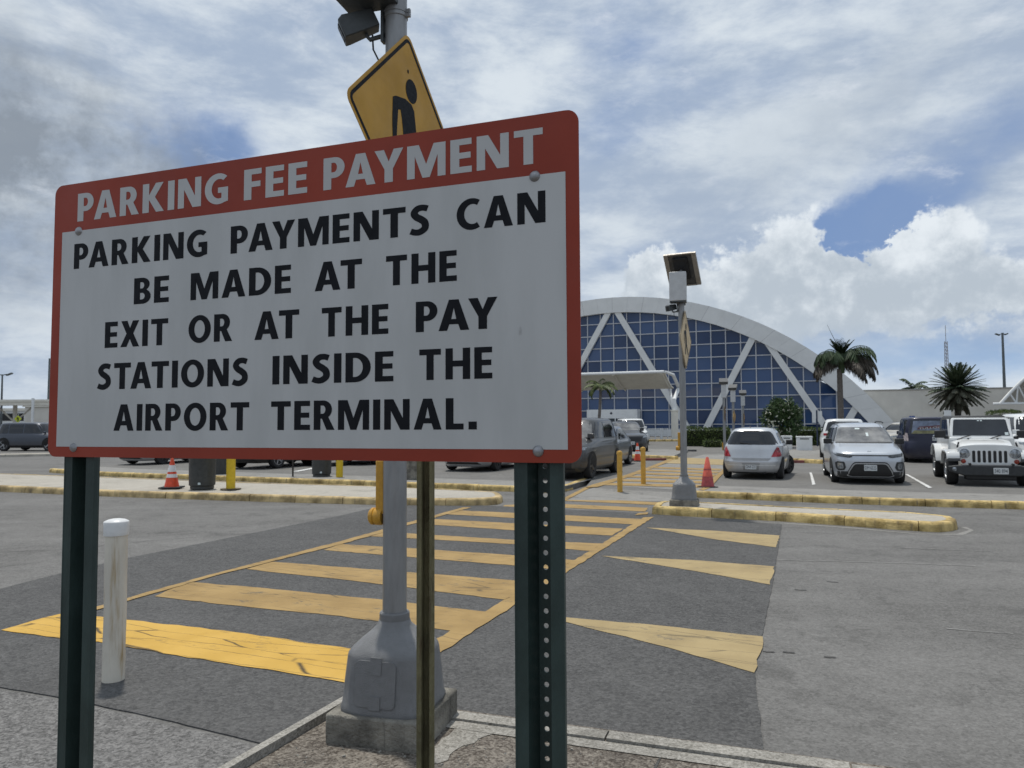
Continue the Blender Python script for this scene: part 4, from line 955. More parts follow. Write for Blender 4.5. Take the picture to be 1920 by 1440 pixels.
wheels(T, S, 1.27, -1.30, .315, RIM, 5, w=.2)
mirrors(T, S, .72, 1.10, black_plastic, size=(.22, .11, .145))

# ---------------- white off-roader facing the camera
def jeep():
    h = HTOWARD+radians(1.5); loc, rz = seat_car(1860, 913, h, 1.95)
    T = thing('parked_offroader', 'white off road vehicle with seven slot grille and round headlights, facing the road', 'car', loc, rz, 'parked cars', .955)
    W = P_WHITE
    tub = MB().loft([[V((x*s, y, z)) for x, y, z in ((-.74, -2.2, 0), (.74, -2.2, 0), (.76, .60, 0), (-.76, .60, 0))] and [V((-.72, -2.2, .56)), V((.72, -2.2, .56)), V((.74, .62, .56)), V((-.74, .62, .56))] for s in (1,)]+[[V((-.77, -2.2, .9)), V((.77, -2.2, .9)), V((.77, .62, .9)), V((-.77, .62, .9))], [V((-.745, -2.18, 1.20)), V((.745, -2.18, 1.20)), V((.745, .70, 1.20)), V((-.745, .70, 1.20))]])
    finish('body', tub, W, T, bevel=.035, seg=3)
    # hood: tapering forward, crowned
    rings = []
    for y, w, zt, zb in ((.62, .735, 1.175, .80), (1.0, .70, 1.165, .80), (1.4, .655, 1.125, .78), (1.72, .62, 1.075, .76), (1.80, .61, 1.05, .75)):
        r = [V((-w, y, zb))]
        for k in range(13):
            u = -1+2*k/12; r.append(V((w*(1 if abs(u) == 1 else u*.985), y, zt-.085*abs(u)**5-.012*u*u)))
        r.append(V((w, y, zb))); rings.append(r)
    hood = finish('hood', MB().loft(rings), W, T, smooth=50)
    hm = MB()
    for x in (-.36, .30): hm.lathe([(.024, 0), (.024, .03), (.001, .034)], (x, .88, 1.155), 12)
    for sgn in (1, -1): finish('hood_latch', MB().box((sgn*.645, 1.52, 1.03), (.035, .05, .15), Matrix.Rotation(sgn*-.3, 3, 'Y')), black_plastic, hood, bevel=.008)
    finish('hood_bumper', MB().lathe([(.024, 0), (.024, .03), (.001, .034)], (-.33, .92, 1.16), 12), black_plastic, hood); finish('hood_bumper', MB().lathe([(.024, 0), (.024, .03), (.001, .034)], (.33, .92, 1.16), 12), black_plastic, hood)
    # grille plate with arched top
    yg = 1.86
    out = [(-.55, .52), (.55, .52), (.66, .64), (.70, .86)]+[(.70*cos(radians(a))**.45, .90+.135*sin(radians(a))**.8) for a in (8, 20, 35, 50, 65, 80)]+[(0, 1.036)]+[(-.70*cos(radians(a))**.45, .90+.135*sin(radians(a))**.8) for a in (80, 65, 50, 35, 20, 8)]+[(-.70, .86), (-.66, .64)]
    finish('grille', MB().prism([V((x, yg, z)) for x, z in out], (0, -.16, 0)), W, T, smooth=30, bevel=.03, seg=3)
    for k in range(7):
        x = (k-3)*.1145; 
        finish('grille_slot', MB().prism([V((x+a, yg+.004, .745+b)) for a, b in rrect(-.034, -.15, .034, .15, .028)], (0, -.01, 0)), black_plastic, T, smooth=0)
    for sgn in (1, -1):
        Q = Matrix.Rotation(radians(-90), 3, 'X')
        hl = finish('headlight', MB().lathe([(.128, -.02), (.128, .012), (.112, .02), (.108, .008)], (sgn*.545, yg, .83), 32, Q), CHROME, T, smooth=40)
        finish('lens', MB().lathe([(.108, .006), (.08, .022), (.04, .030), (.001, .032)], (sgn*.545, yg, .83), 28, Q), LAMP, hl, smooth=60)
        il = finish('indicator', MB().lathe([(.058, .0), (.055, .014), (.03, .022), (.001, .024)], (sgn*.575, yg, .625), 22, Q), AMBER, T, smooth=60)
        # flared front fender: top, drop at the front, skirt along the tyre
        f = MB(); x0, x1 = sgn*.66, sgn*.955
        prof = [(.60, .55), (.72, .80), (.92, .895), (1.25, .905), (1.62, .895), (1.90, .855), (1.97, .77), (1.975, .70)]
        inn = [(y_+dy, z_-.045) for (y_, z_), dy in zip(prof, (.05, .04, .01, 0, 0, -.02, -.045, -.045))]
        rings = [[V((x, y, z)) for y, z in prof+inn[::-1]] for x in (x0, lerp(x0, x1, .85), x1)]
        rings[2] = [V((p.x, p.y, p.z-.02)) for p in rings[2]]
        finish('front_fender', f.loft(rings), W, T, smooth=40, bevel=.012)
        finish('fender_skirt', MB().box((sgn*.80, 1.94, .69), (.30, .06, .14)), TRIM_GREY, T, bevel=.02)
        f = MB(); prof = [(-.72, .50), (-.80, .74), (-.98, .93), (-1.25, .985), (-1.6, .98), (-1.9, .88), (-2.05, .62)]
        inn = [(y_, z_-.05) for y_, z_ in prof]; inn[0] = (-.78, .5); inn[-1] = (-1.98, .62)
        finish('rear_fender', f.loft([[V((x, y, z)) for y, z in prof+inn[::-1]] for x in (sgn*.72, sgn*.935, sgn*.95)]), W, T, smooth=40, bevel=.012)
        wheel(T, sgn*.93, 1.38, .405, sgn, .26, RIM, 5); wheel(T, sgn*.93, -1.40, .405, sgn, .26, RIM, 5)
        # doors and cab side
        finish('side_step', MB().box((sgn*.80, -.05, .48), (.10, 1.6, .06)), TRIM, T, bevel=.015)
        finish('door_frame', MB().prism([V((sgn*.735, .50, 1.20)), V((sgn*.735, .25, 1.70)), V((sgn*.735, .19, 1.70)), V((sgn*.735, .42, 1.20))], (sgn*-.05, 0, 0)), W, T, smooth=0)
        finish('side_window', MB().prism([V((sgn*.722, .42, 1.22)), V((sgn*.70, .20, 1.68)), V((sgn*.70, -.50, 1.68)), V((sgn*.722, -.50, 1.22))], (sgn*-.02, 0, 0)), GLASS_DARK, T, smooth=0)
        finish('side_window', MB().prism([V((sgn*.722, -.58, 1.22)), V((sgn*.70, -.58, 1.68)), V((sgn*.70, -1.30, 1.68)), V((sgn*.722, -1.35, 1.22))], (sgn*-.02, 0, 0)), GLASS_DARK, T, smooth=0)
        finish('mirror', MB().box((sgn*.95, .60, 1.29), (.27, .10, .20)).box((sgn*.80, .60, 1.20), (.12, .05, .08)), black_plastic, T, bevel=.03, seg=3)
        finish('fog_lamp', MB().lathe([(.052, .0), (.05, .01), (.001, .018)], (sgn*.80, 2.085, .43), 18, Q), LAMP, T, smooth=60)
        finish('tow_hook', MB().box((sgn*.46, 2.05, .56), (.05, .16, .06)), black_plastic, T, bevel=.012)
    # windscreen frame and glass
    def ws(u, v, o=0.): return V((u, lerp(.68, .40, v)+o, lerp(1.175, 1.735, v)))
    fo = [(-.735, 0), (.735, 0), (.715, .30), (.665, .93), (.63, 1), (-.63, 1), (-.665, .93), (-.715, .30)]
    finish('windscreen_frame', MB().prism([ws(u, v) for u, v in fo], (0, -.07, -.02)), W, T, smooth=30, bevel=.015)
    wsn = finish('windscreen', MB().prism([ws(u, v, .006) for u, v in [(-.66, .14), (.66, .14), (.605, .88), (.57, .915), (-.57, .915), (-.605, .88)]], (0, -.01, 0)), GLASS_JEEP, T, smooth=0)
    finish('inspection_sticker', MB().sheet([ws(u, v, .009) for u, v in ((-.63, .17), (-.55, .17), (-.55, .30), (-.63, .30))]), PAPER, wsn, smooth=0)
    for u in (-.04, .03): finish('mirror_mount', MB().sheet([ws(u-.022, .83, .009), ws(u+.022, .83, .009), ws(u+.022, .885, .009), ws(u-.022, .885, .009)]), PAPER, wsn, smooth=0)
    for u in (.36, -.34): finish('wiper', MB().tube([ws(u+.20, -.05, .035), ws(u+.05, .06, .03), ws(u-.12, .155, .03)], .012, 6), black_plastic, T)
    # dark hard top
    top = MB().loft([[V((-.70, -2.16, 1.20)), V((.70, -2.16, 1.20)), V((.70, -.4, 1.20)), V((-.70, -.4, 1.20))], [V((-.665, -2.06, 1.69)), V((.665, -2.06, 1.69)), V((.665, .36, 1.69)), V((-.665, .36, 1.69))], [V((-.60, -1.95, 1.80)), V((.60, -1.95, 1.80)), V((.60, .34, 1.785)), V((-.60, .34, 1.785))]])
    finish('hard_top', top, TRIM, T, bevel=.04, seg=3)
    # bumper
    finish('bumper', MB().prism([V((x, 2.07, z)) for x, z in ((-.93, .50), (-.90, .36), (-.60, .27), (.60, .27), (.90, .36), (.93, .50), (.72, .53), (-.72, .53))], (0, -.20, 0)), TRIM, T, smooth=30, bevel=.03)
    finish('bumper_top', MB().box((0, 1.99, .525), (1.28, .15, .045)), TRIM_GREY, T, bevel=.015)
    finish('skid_bar', MB().box((0, 1.80, .24), (1.1, .3, .16)), black_plastic, T, bevel=.03)
    plate(T, V((-.20, 2.084, .40)), '340 894', w=.32, h=.155)
    vs, fs = fontmesh('Jeep', .07)
    finish('hood_lettering', MB().add([V((-v.x, 1.30-v.y*.9, 1.147+(v.y)*.10)) for v in vs], fs), TRIM_GREY, hood, smooth=0)
    finish('axle', MB().tube([(-.8, 1.38, .40), (.8, 1.38, .40)], .07, 10), black_plastic, T)
    return T
JEEP = jeep()

# ---------------- generic cars
def generic(name, label, loc, rz, L, W, H, paint, kind='suv', rim=RIM, group='parked cars', scale=1., front=True, text=None, glassF=GLASS_DARK, front_m=black_plastic, tail=None, rear=False, wr=None, sides=(1, -1), pil=(-.25,)):
    if kind == 'suv': a = dict(front=.92, cowl=1.10, cowl_y=L/2-1.15, roof_f=L/2-1.85, roof_r=-L/2+.35, rear_base=-L/2+.12, tumble=.76, cl=.24)
    elif kind == 'sedan': a = dict(front=.74, cowl=.94, cowl_y=L/2-1.25, roof_f=L/2-2.1, roof_r=-L/2+1.15, rear_base=-L/2+.55, tumble=.74, cl=.19)
    elif kind == 'van': a = dict(front=.88, cowl=1.08, cowl_y=L/2-.75, roof_f=L/2-1.55, roof_r=-L/2+.22, rear_base=-L/2+.08, tumble=.84, cl=.2)
    S = Shape(lv(L, W, H, **a)); w = W/2; T = thing(name, label, 'car', loc, rz, group, scale)
    finish('body', S.mesh(3, 64), paint, T, smooth=60)
    greenhouse(T, S, a['cowl'], H, a['cowl_y'], a['roof_f'], a['rear_base'], a['roof_r'], w, glassF, pillars=pil, sides=sides, tum=a['tumble'], front=True)
    fz = a['front']
    if front:
        for sgn in (1, -1):
            add_front(T, S, 'headlight', [(sgn*w*.62, fz-.13), (sgn*w*.93, fz-.10), (sgn*w*.95, fz-.02), (sgn*w*.66, fz-.05)], LAMP, .008, 1, 8)
        add_front(T, S, 'grille', [(-w*.56, fz-.30), (w*.56, fz-.30), (w*.60, fz-.09), (-w*.60, fz-.09)], front_m, .007)
        add_front(T, S, 'lower_intake', [(-w*.70, a['cl']+.05), (w*.70, a['cl']+.05), (w*.66, fz-.42), (-w*.66, fz-.42)], black_plastic, .007)
        plate(T, S.front(0, lerp(a['cl'], fz, .45), .016), text)
    if rear:
        for sgn in (1, -1):
            add_front(T, S, 'tail_lamp', [(sgn*w*.62, fz-.04), (sgn*w*.95, fz-.06), (sgn*w*.95, fz+.06), (sgn*w*.62, fz+.05)], tail or TAIL, .008, -1, 8)
        plate(T, S.front(0, .72, .016, -1), text, facing=-1)
    r = wr or (.36 if kind == 'suv' else .315)
    wheels(T, S, L/2-.88, -L/2+.92, r, rim, 5, sides=(1, -1))
    mirrors(T, S, a['cowl_y']-.15, a['cowl']+.09, paint, sides)
    return T, S
def place(px, py, heading, front_off, zl=Z_LOT): return seat_car(px, py, heading, front_off, zl)
# grey SUV half hidden by the sign
p = G(1108, 898, Z_LOT); f = V((sin(HTOWARD), cos(HTOWARD), 0)); lft = V((-f.y, f.x, 0))
c = p-lft*.87-f*1.42
generic('parked_suv', 'dark warm grey crossover half hidden behind the right edge of the parking sign', (c.x, c.y, Z_LOT), -HTOWARD, 4.5, 1.84, 1.72, P_BROWNGREY, 'suv', RIM_DARK, glassF=GLASS_MID)
p = G(1145, 880, Z_LOT); c = p-lft*.95-f*1.9
generic('parked_sedan', 'mid grey sedan behind the dark warm grey crossover', (c.x, c.y, Z_LOT), -HTOWARD, 4.4, 1.75, 1.45, car_paint('mid grey car paint', (.17, .18, .195)), 'sedan')
p = G(1180, 852, Z_LOT)
h_ = HTOWARD+radians(-22); f2 = V((sin(h_), cos(h_), 0)); c = p-f2*2.0+V((.1, 0, 0))
generic('parked_suv', 'dark grey crossover facing the path, with wide black grille, in front of the white van', (c.x, c.y, Z_LOT), -h_, 4.2, 1.78, 1.60, P_GREY, 'suv', RIM, text='DC 3052', glassF=GLASS_MID)
p = at(1184, 820, 52); c = p
generic('parked_van', 'white van whose roof shows behind the dark grey crossover', (c.x, c.y, Z_LOT), -h_, 4.6, 1.85, 1.78, P_WHITE, 'van')
# navy minivan seen from behind, with a banner in its window
p = G(1744, 869, Z_LOT); c = p+V((sin(HGA), cos(HGA), 0))*2.25
T, S = generic('parked_minivan', 'dark blue minivan seen from behind with a printed banner in its rear window', (c.x, c.y, Z_LOT), -HGA, 4.6, 1.85, 1.86, P_NAVY, 'van', front=False, scale=.92)
for sgn in (1, -1): add_front(T, S, 'tail_lamp', [(sgn*.70, .88), (sgn*.86, .88), (sgn*.84, 1.22), (sgn*.72, 1.20)], TAIL_CLEAR, .009, -1, 6)
bn = add_front(T, S, 'window_banner', [(-.60, 1.18), (.66, 1.18), (.60, 1.70), (-.56, 1.70)], mat('banner print blue', (.16, .19, .26), .5, var=.3, scale=4), .011, -1, 14)
add_front(T, S, 'banner_ground', [(-.60, 1.185), (.655, 1.185), (.64, 1.31), (-.59, 1.31)], mat('banner print green', (.20, .19, .09), .5, var=.3, scale=5), .014, -1, 12, parent=bn)
add_front(T, S, 'banner_band', [(-.40, 1.35), (.58, 1.42), (.57, 1.53), (-.39, 1.46)], mat('banner print red', (.12, .035, .04), .5, var=.3, scale=5), .014, -1, 12, parent=bn)
vs, fs = fontmesh('TULLOO', .15); k = .84/(max(v.x for v in vs)-min(v.x for v in vs))
finish('banner_lettering', MB().add([S.front(v.x*k*-1*-1+.09, 1.385+v.y*.62+(v.x*k)*.075, .017, -1) for v in vs], fs), PAPER, bn, smooth=0)
plate(T, S.front(.28, .98, .02, -1), 'FR 1187', facing=-1)
add_front(T, S, 'badge', [(.14, 1.09), (.42, 1.09), (.40, 1.14), (.16, 1.14)], CHROME, .012, -1, 6)
# white SUV behind the crossover, only its left tail lamp and roof show
p = G(1585, 866, Z_LOT); c = p+V((sin(HGA), cos(HGA), 0))*2.2
T, S = generic('parked_suv', 'white crossover seen from behind with a red light bar, hidden behind the boxy silver crossover', (c.x, c.y, Z_LOT), -HGA, 4.4, 1.80, 1.66, P_WHITE, 'suv', front=False)
add_front(T, S, 'light_bar', [(-.85, 1.0), (.85, 1.0), (.84, 1.10), (-.84, 1.10)], TAIL, .010, -1, 16)
# white SUV at the right frame edge behind the off-roader
p = G(1925, 880, Z_LOT); c = p+V((sin(HGA), cos(HGA), 0))*1.5+GB*.6
generic('parked_suv', 'white car with dark windows at the right edge behind the white off road vehicle', (c.x, c.y, Z_LOT), -HTOWARD, 4.6, 1.85, 1.80, P_WHITE, 'suv', RIM)
# beige sedan deep in the lot between crossover and minivan
p = G(1690, 838, Z_LOT); generic('parked_sedan', 'small pale beige car deep in the lot, left of the navy minivan', (p.x, p.y, Z_LOT), -HTOWARD-.6, 4.3, 1.72, 1.45, car_paint('beige car paint', (.45, .42, .36), .2), 'sedan')
# cars whose lower halves show under the sign
for lab, px, py, off, dims, pnt, kd, rm in (('silver car with black bumper opening, under the left end of the sign', 246, 872, 2.1, (4.5, 1.78, 1.45), P_SILVER, 'sedan', RIM_DARK),
        ('black car with pale alloy wheels seen below the sign, left of the thin post', 466, 879, 1.9, (4.6, 1.85, 1.70), P_BLACK, 'suv', RIM),
        ('black car seen below the sign, right of the thin post', 590, 874, 2.0, (4.5, 1.80, 1.60), P_BLACK, 'suv', RIM),
        ('dark car with only its tyre showing below the sign, left of the grey pole', 655, 872, 2.0, (4.5, 1.8, 1.65), P_GREY, 'suv', RIM_DARK),
        ('silver car with chrome trimmed bumper seen below the sign, right of the rusty post', 872, 884, 2.05, (4.6, 1.82, 1.48), P_SILVER, 'sedan', RIM_DARK)):
    l_, r_ = place(px, py, HTOWARD, off)
    generic('parked_car', lab, l_, r_, *dims, pnt, kd, rm, text=None, front_m=black_plastic)
# the grey SUV at the far left, side on
p0, p1 = G(9, 846), G(93, 845); d_ = (p1-p0).normalized(); hd = atan2(d_.x, d_.y); mid_ = (p0+p1)/2
hd = radians(97); f3 = V((sin(hd), cos(hd), 0)); l3 = V((-f3.y, f3.x, 0)); c = G(9, 846)+f3*1.5+l3*.9
T, S = generic('parked_suv', 'large blue grey SUV seen side on at the left edge of the photo', (c.x, c.y, 0), -hd, 4.95, 2.0, 1.84, P_BLUEGREY, 'suv', RIM, pil=(-1.3, -.25), wr=.41)
for sgn in (1, -1): add_side(T, S, 'sill', [(-1.3, .24), (1.3, .24), (1.3, .38), (-1.3, .38)], black_plastic, .006, sgn)
p = G(62, 842); generic('parked_car', 'dark car mostly hidden behind the blue grey SUV', (p.x+2, p.y+7, 0), -HGA, 4.5, 1.8, 1.45, P_GREY, 'sedan')
p = at(92, 830, 66); generic('parked_car', 'white car behind the bonnet of the blue grey SUV', (p.x, p.y, 0), -hd, 4.5, 1.8, 1.5, P_WHITE, 'sedan')

# ================================================================ TERMINAL
TY = radians(23); TDD = V((cos(TY), -sin(TY), 0)); TN = V((sin(TY), cos(TY), 0)); r0 = ray(1180, 790); TP0 = C0+r0*(80/r0.y); TP0.z = 0
def TP(s, z, off=0.): return V((TP0.x, TP0.y, 0))+TDD*s-TN*off+V((0, 0, z))
S0 = -1.59; RO, CO = 33.3, -18.24; RI, CI = 31.5, -18.08
def zin(s): return CI+sqrt(max(0, RI*RI-(s-S0)**2))
def zout(s): return CO+sqrt(max(0, RO*RO-(s-S0)**2))
TB = .12
term = thing('airport_terminal', 'airport terminal with wide white arch, dark blue glass front and slanted white braces', 'building', TP(S0, 0))
# arch fascia, cut in panels by thin joints
a_in = [asin(min(1, (k-S0)/RI)) for k in ()]
def arch_pts(R, c, zmin):
    am = math.acos((zmin-c)/R); return am
ai, ao = arch_pts(RI, CI, TB), arch_pts(RO, CO, TB); NP = 38; fa = MB()
for k in range(NP):
    t0, t1 = -1+2*k/NP, -1+2*(k+1)/NP; g_ = .00015; quad = []
    t0 += g_; t1 -= g_
    o0, o1, i0, i1 = t0*ao, t1*ao, t0*ai, t1*ai
    o = [(S0+RO*sin(o0), CO+RO*cos(o0)), (S0+RO*sin(o1), CO+RO*cos(o1))]; i = [(S0+RI*sin(i1), CI+RI*cos(i1)), (S0+RI*sin(i0), CI+RI*cos(i0))]
    fa.prism([TP(s, z, .55) for s, z in o+i], TN*1.6)
finish('arch_fascia', fa, white_panel, term, smooth=0, world_space=True)
bk = MB(); n_ = 60; rr = [[TP(S0+R*sin(ao*(-1+2*k/n_)), c+R*cos(ao*(-1+2*k/n_)), off) for k in range(n_+1)] for R, c, off in ((RO-.12, CO, .5), (RO-.12, CO, -45))]
bk.loft(rr, False, False, close=False); finish('roof', bk, white_panel, term, smooth=60, world_space=True)
jo = MB()
for k in range(1, NP, 2):
    t = -1+2*k/NP; o0, i0 = t*ao, t*ai; e = .018
    jo.prism([TP(S0+RO*sin(o0+e/RO), CO+RO*cos(o0+e/RO), .553), TP(S0+RO*sin(o0-e/RO), CO+RO*cos(o0-e/RO), .553), TP(S0+RI*sin(i0-e/RI), CI+RI*cos(i0-e/RI), .553), TP(S0+RI*sin(i0+e/RI), CI+RI*cos(i0+e/RI), .553)], TN*.01)
fj = finish('panel_joint', jo, mat('panel joint grey', (.44, .44, .44), .8, var=.1), term, smooth=0, world_space=True); fj['kind'] = 'stuff'  # panel joints drawn as thin mid-grey strips
# glass: panes with slightly different tilts
rows = [TB, .86, 1.355, 2.85, 4.21, 5.555, 6.90, 8.25, 9.60, 10.955, 12.275, 13.6]
cols = [S0+1.466*k for k in range(-18, 19)]; gm = MB(); rnd = random.Random(4)
for a, b in zip(cols, cols[1:]):
    for z0, z1 in zip(rows, rows[1:]):
        za, zb = min(z1, zin(a)+.3), min(z1, zin(b)+.3)
        if max(za, zb) <= z0: continue
        za, zb = max(za, z0+.001), max(zb, z0+.001); j = [rnd.uniform(-.006, .006) for _ in range(4)]
        gm.add([TP(a, z0, j[0]), TP(b, z0, j[1]), TP(b, zb, j[2]), TP(a, za, j[3])], [(0, 1, 2, 3)])
finish('glass_wall', gm, glass_blue, term, smooth=0, world_space=True)
vm = MB(); hm2 = MB()
for k in range(-16, 17):
    s = S0+1.466*k; zt = zin(s)+.2
    if zt > .3: vm.prism([TP(s-.045, TB, .12), TP(s+.045, TB, .12), TP(s+.045, zt, .12), TP(s-.045, zt, .12)], TN*.14)
finish('vertical_mullions', vm, mullion_mat, term, smooth=0, world_space=True)['kind'] = 'stuff'
for z in rows[1:-1]:
    hw = sqrt(max(0, RI*RI-(z-CI)**2))+.2
    hm2.prism([TP(S0-hw, z-.045, .117), TP(S0+hw, z-.045, .117), TP(S0+hw, z+.045, .117), TP(S0-hw, z+.045, .117)], TN*.13)
finish('horizontal_mullions', hm2, mullion_mat, term, smooth=0, world_space=True)['kind'] = 'stuff'
finish('base_wall', MB().prism([TP(S0-24.5, TB-.1, .30), TP(S0+24.5, TB-.1, .30), TP(S0+24.5, .80, .30), TP(S0-24.5, .80, .30)], TN*.25), white_panel, term, smooth=0, world_space=True)
for s0, z0, s1, z1 in ((-1.1, 13.5, 6.65, .2), (13.05, 10.45, 7.7, .2), (13.78, 10.15, 19.9, .2), (22.35, 3.4, 20.5, .2)):
    for mir in (0, 1):
        A, B = (s0, s1) if not mir else (2*S0-s0, 2*S0-s1)
        w = .36; finish('brace', MB().prism([TP(A-w, z0, .42), TP(A+w, z0, .42), TP(B+w, z1, .42), TP(B-w, z1, .42)], TN*.35), white_panel, term, smooth=0, world_space=True)
# entrance portal with automatic doors
eo = -5.0
finish('entrance_portal', MB().prism([TP(-4.25, .12, 1.6), TP(1.25, .12, 1.6), TP(1.25, 2.95, 1.6), TP(-4.25, 2.95, 1.6)], TN*1.5), white_steel, term, smooth=0, bevel=.03, world_space=True)
dr = finish('entrance_door', MB().prism([TP(-3.55, .13, 1.62), TP(.55, .13, 1.62), TP(.55, 2.0, 1.62), TP(-3.55, 2.0, 1.62)], TN*.015), mat('door glass', (.02, .03, .035), .08, var=.2), term, smooth=0, world_space=True)
for s in (-3.0, -2.0, -1.1, -.1): finish('door_frame', MB().prism([TP(s-.05, .13, 1.66), TP(s+.05, .13, 1.66), TP(s+.05, 2.0, 1.66), TP(s-.05, 2.0, 1.66)], TN*.03), white_steel, term, smooth=0, world_space=True)
finish('door_symbol', MB().sheet([TP(-1.55+.13*cos(a), 2.55+.13*sin(a), 1.61) for a in [2*pi*k/12 for k in range(12)]]), PLATE_INK, term, smooth=0, world_space=True)
# low beige wing
wing = thing('terminal_wing', 'long low beige windowless wing of the terminal right of the arch', 'building', TP(38, 0))
finish('wall', MB().prism([TP(20.5, 0, -.8), TP(75, 0, -.8), TP(75, 4.5, -.8), TP(20.5, 4.5, -.8)], TN*20), beige_wall, wing, smooth=0, world_space=True)
finish('parapet', MB().prism([TP(20.5, 4.502, -.72), TP(75, 4.502, -.72), TP(75, 4.60, -.72), TP(20.5, 4.60, -.72)], TN*20.2), mat('parapet grey', (.30, .29, .27), .7, var=.1), wing, smooth=0, world_space=True)
for s in (28.55,): finish('wall_lamp', MB().prism([TP(s-.28, 3.16, -.78), TP(s+.28, 3.16, -.78), TP(s+.22, 3.36, -.78), TP(s-.22, 3.36, -.78)], TN*-.3), white_steel, wing, smooth=0, bevel=.04, world_space=True)

# front canopy over the pick-up lane
canopy = thing('walkway_canopy', 'cream walkway canopy with upswept front edge on a round column, before the glass front', 'canopy', at(1265, 800, 61)*1)
cz = 61.0
def CP(px, py, Y): return at(px, py, Y)
e0, e1 = at(1244, 696, 60), at(1257, 720, 63.5)      # right end of front edge and of rear edge
def roofpt(t, u):
    """u along the canopy to the left in metres, t from the raised front edge back to the gutter"""
    base = at(1244, 697, 60)-TDD*u
    z = lerp(base.z, base.z-.15, 0)
    prof = [(0, 0), (.25, .10), (.6, .02), (1.2, -.22), (2.2, -.62), (3.3, -.98), (4.2, -1.1)]
    y, dz = prof[t]; return base+TN*y+V((0, 0, dz))
n_u = 24; rings = []
for k in range(n_u+1):
    u = k*1.3; top = [roofpt(t, u) for t in range(7)]; bot = [p+V((0, 0, -.10)) for p in top[::-1]]; rings.append(top+bot)
finish('roof_sheet', MB().loft(rings), beige_roof, canopy, smooth=30, world_space=True)
finish('front_rim', MB().tube([roofpt(0, -.05)+V((0, 0, .0)), roofpt(0, 31)], .12, 8), white_steel, canopy, world_space=True)
rbm = MB()
for u in (.2, 4.2, 8.2, 12.2): 
    finish('rib', MB().tube([roofpt(t, u)+V((0, 0, -.16)) for t in range(7)], .07, 6), beige_roof, canopy, world_space=True)
colb = at(1265.5, 825, 60.5); colx = V((colb.x, colb.y, TB))
finish('column', MB().lathe([(.29, 0), (.29, 2.35), (.33, 2.37), (.33, 2.50)], colx, 20), beige_roof, canopy, smooth=40, world_space=True)
finish('bracket', MB().tube([colx+V((0, 0, 2.5)), colx+V((-.02, 0, 3.3)), roofpt(5, -.6)+V((0, 0, -.2)), roofpt(3, -.55), roofpt(0, -.1)], [.2, .16, .16, .14, .1], 10), white_steel, canopy, world_space=True)
finish('bracket', MB().tube([colx+V((-.05, 0, 2.5)), colx+V((-.2, .3, 3.5)), roofpt(6, .3)], [.16, .12, .1], 8), white_steel, canopy, world_space=True)
# railing beside the column
rl0, rl1 = at(1217, 820, 62), at(1252, 820, 62); rl0.z = rl1.z = TB
rail = thing('handrail', 'white metal handrail between the van and the canopy column', 'railing', rl0)
finish('rails', MB().tube([rl0+V((0, 0, .95)), rl1+V((0, 0, .95))], .035, 6).tube([rl0+V((0, 0, .55)), rl1+V((0, 0, .55))], .03, 6), white_steel, rail, world_space=True)['kind'] = 'stuff'
for k in range(4): finish('baluster', MB().tube([rl0.lerp(rl1, k/3), rl0.lerp(rl1, k/3)+V((0, 0, 1.0))], .05 if k != 2 else .12, 8), white_steel, rail, world_space=True)
mb = kerb_run([at(1216, 829, 58), at(1300, 829, 58)], .3, .15+Z_LOT, seg=2, seed=15); struct('kerb', mb, kerb_mat)
mb = kerb_run([G(1125, 856, Z_LOT), G(1265, 862, Z_LOT)], .25, .14, z0=Z_LOT, seg=1.2, seed=16); struct('kerb', mb, kerb_mat)
struct('planted_island', MB().prism([G(1125, 855, Z_LOT), G(1262, 861, Z_LOT), G(1290, 848, Z_LOT), G(1150, 845, Z_LOT)], (0, 0, .13)), concrete_path, smooth=0)
mb = kerb_run([G(1400, 862, Z_LOT), G(1545, 870, Z_LOT)], .25, .14, z0=Z_LOT, seg=1.2, seed=17); struct('kerb', mb, kerb_mat)
struct('planted_island', MB().prism([G(1402, 861, Z_LOT), G(1545, 868, Z_LOT), G(1560, 850, Z_LOT), G(1415, 846, Z_LOT)], (0, 0, .13)), concrete_path, smooth=0)

# arched entrance canopy at the right edge
arc = thing('arched_canopy', 'white arched truss canopy on a column at the right edge', 'canopy', at(1930, 800, 58))
A0 = at(1876, 757, 58); bw = 14.0
def AP(t, dz=0., off=0.):
    return A0+TDD*(bw*t)+V((0, 0, 4.6*(1-(1-2*t)**2)+dz))-TN*off
finish('arch_rim', MB().tube([AP(t/20) for t in range(21)], .11, 8), white_steel, arc, world_space=True)
gp = [AP(t/20, -.05, -.9) for t in range(21)]; finish('gable_panel', MB().prism(gp, TN*.1), beige_wall, arc, smooth=0, world_space=True)
finish('tie_beam', MB().tube([A0+TDD*-.5, A0+TDD*(bw+.5)], .10, 8), white_steel, arc, world_space=True)
vault = [[AP(t/20, .05, o) for t in range(21)] for o in (0, -.8)]
finish('vault', MB().loft(vault, False, False, close=False), beige_roof, arc, smooth=60, world_space=True)
for a, b in ((.045, .075), (.085, .075), (.085, .125), (.20, .15), (.20, .28), (.4, .45), (.75, .62), (.75, .82)):
    pb = AP(a); pt = V((AP(b).x, AP(b).y, A0.z)); finish('truss_bar', MB().tube([pb, pt], .06, 6), white_steel, arc, world_space=True)
finish('column', MB().box(A0+TDD*1.95+V((0, 0, .2)), (.5, .5, 3.6), Matrix.Rotation(-TY, 3, 'Z')), white_panel, arc, bevel=.02, world_space=True)
finish('pedestal', MB().box(A0+TDD*2.0+V((0, 0, -2.0)), (1.3, 1.3, 2.0), Matrix.Rotation(-TY, 3, 'Z')), beige_wall, arc, bevel=.03, world_space=True)

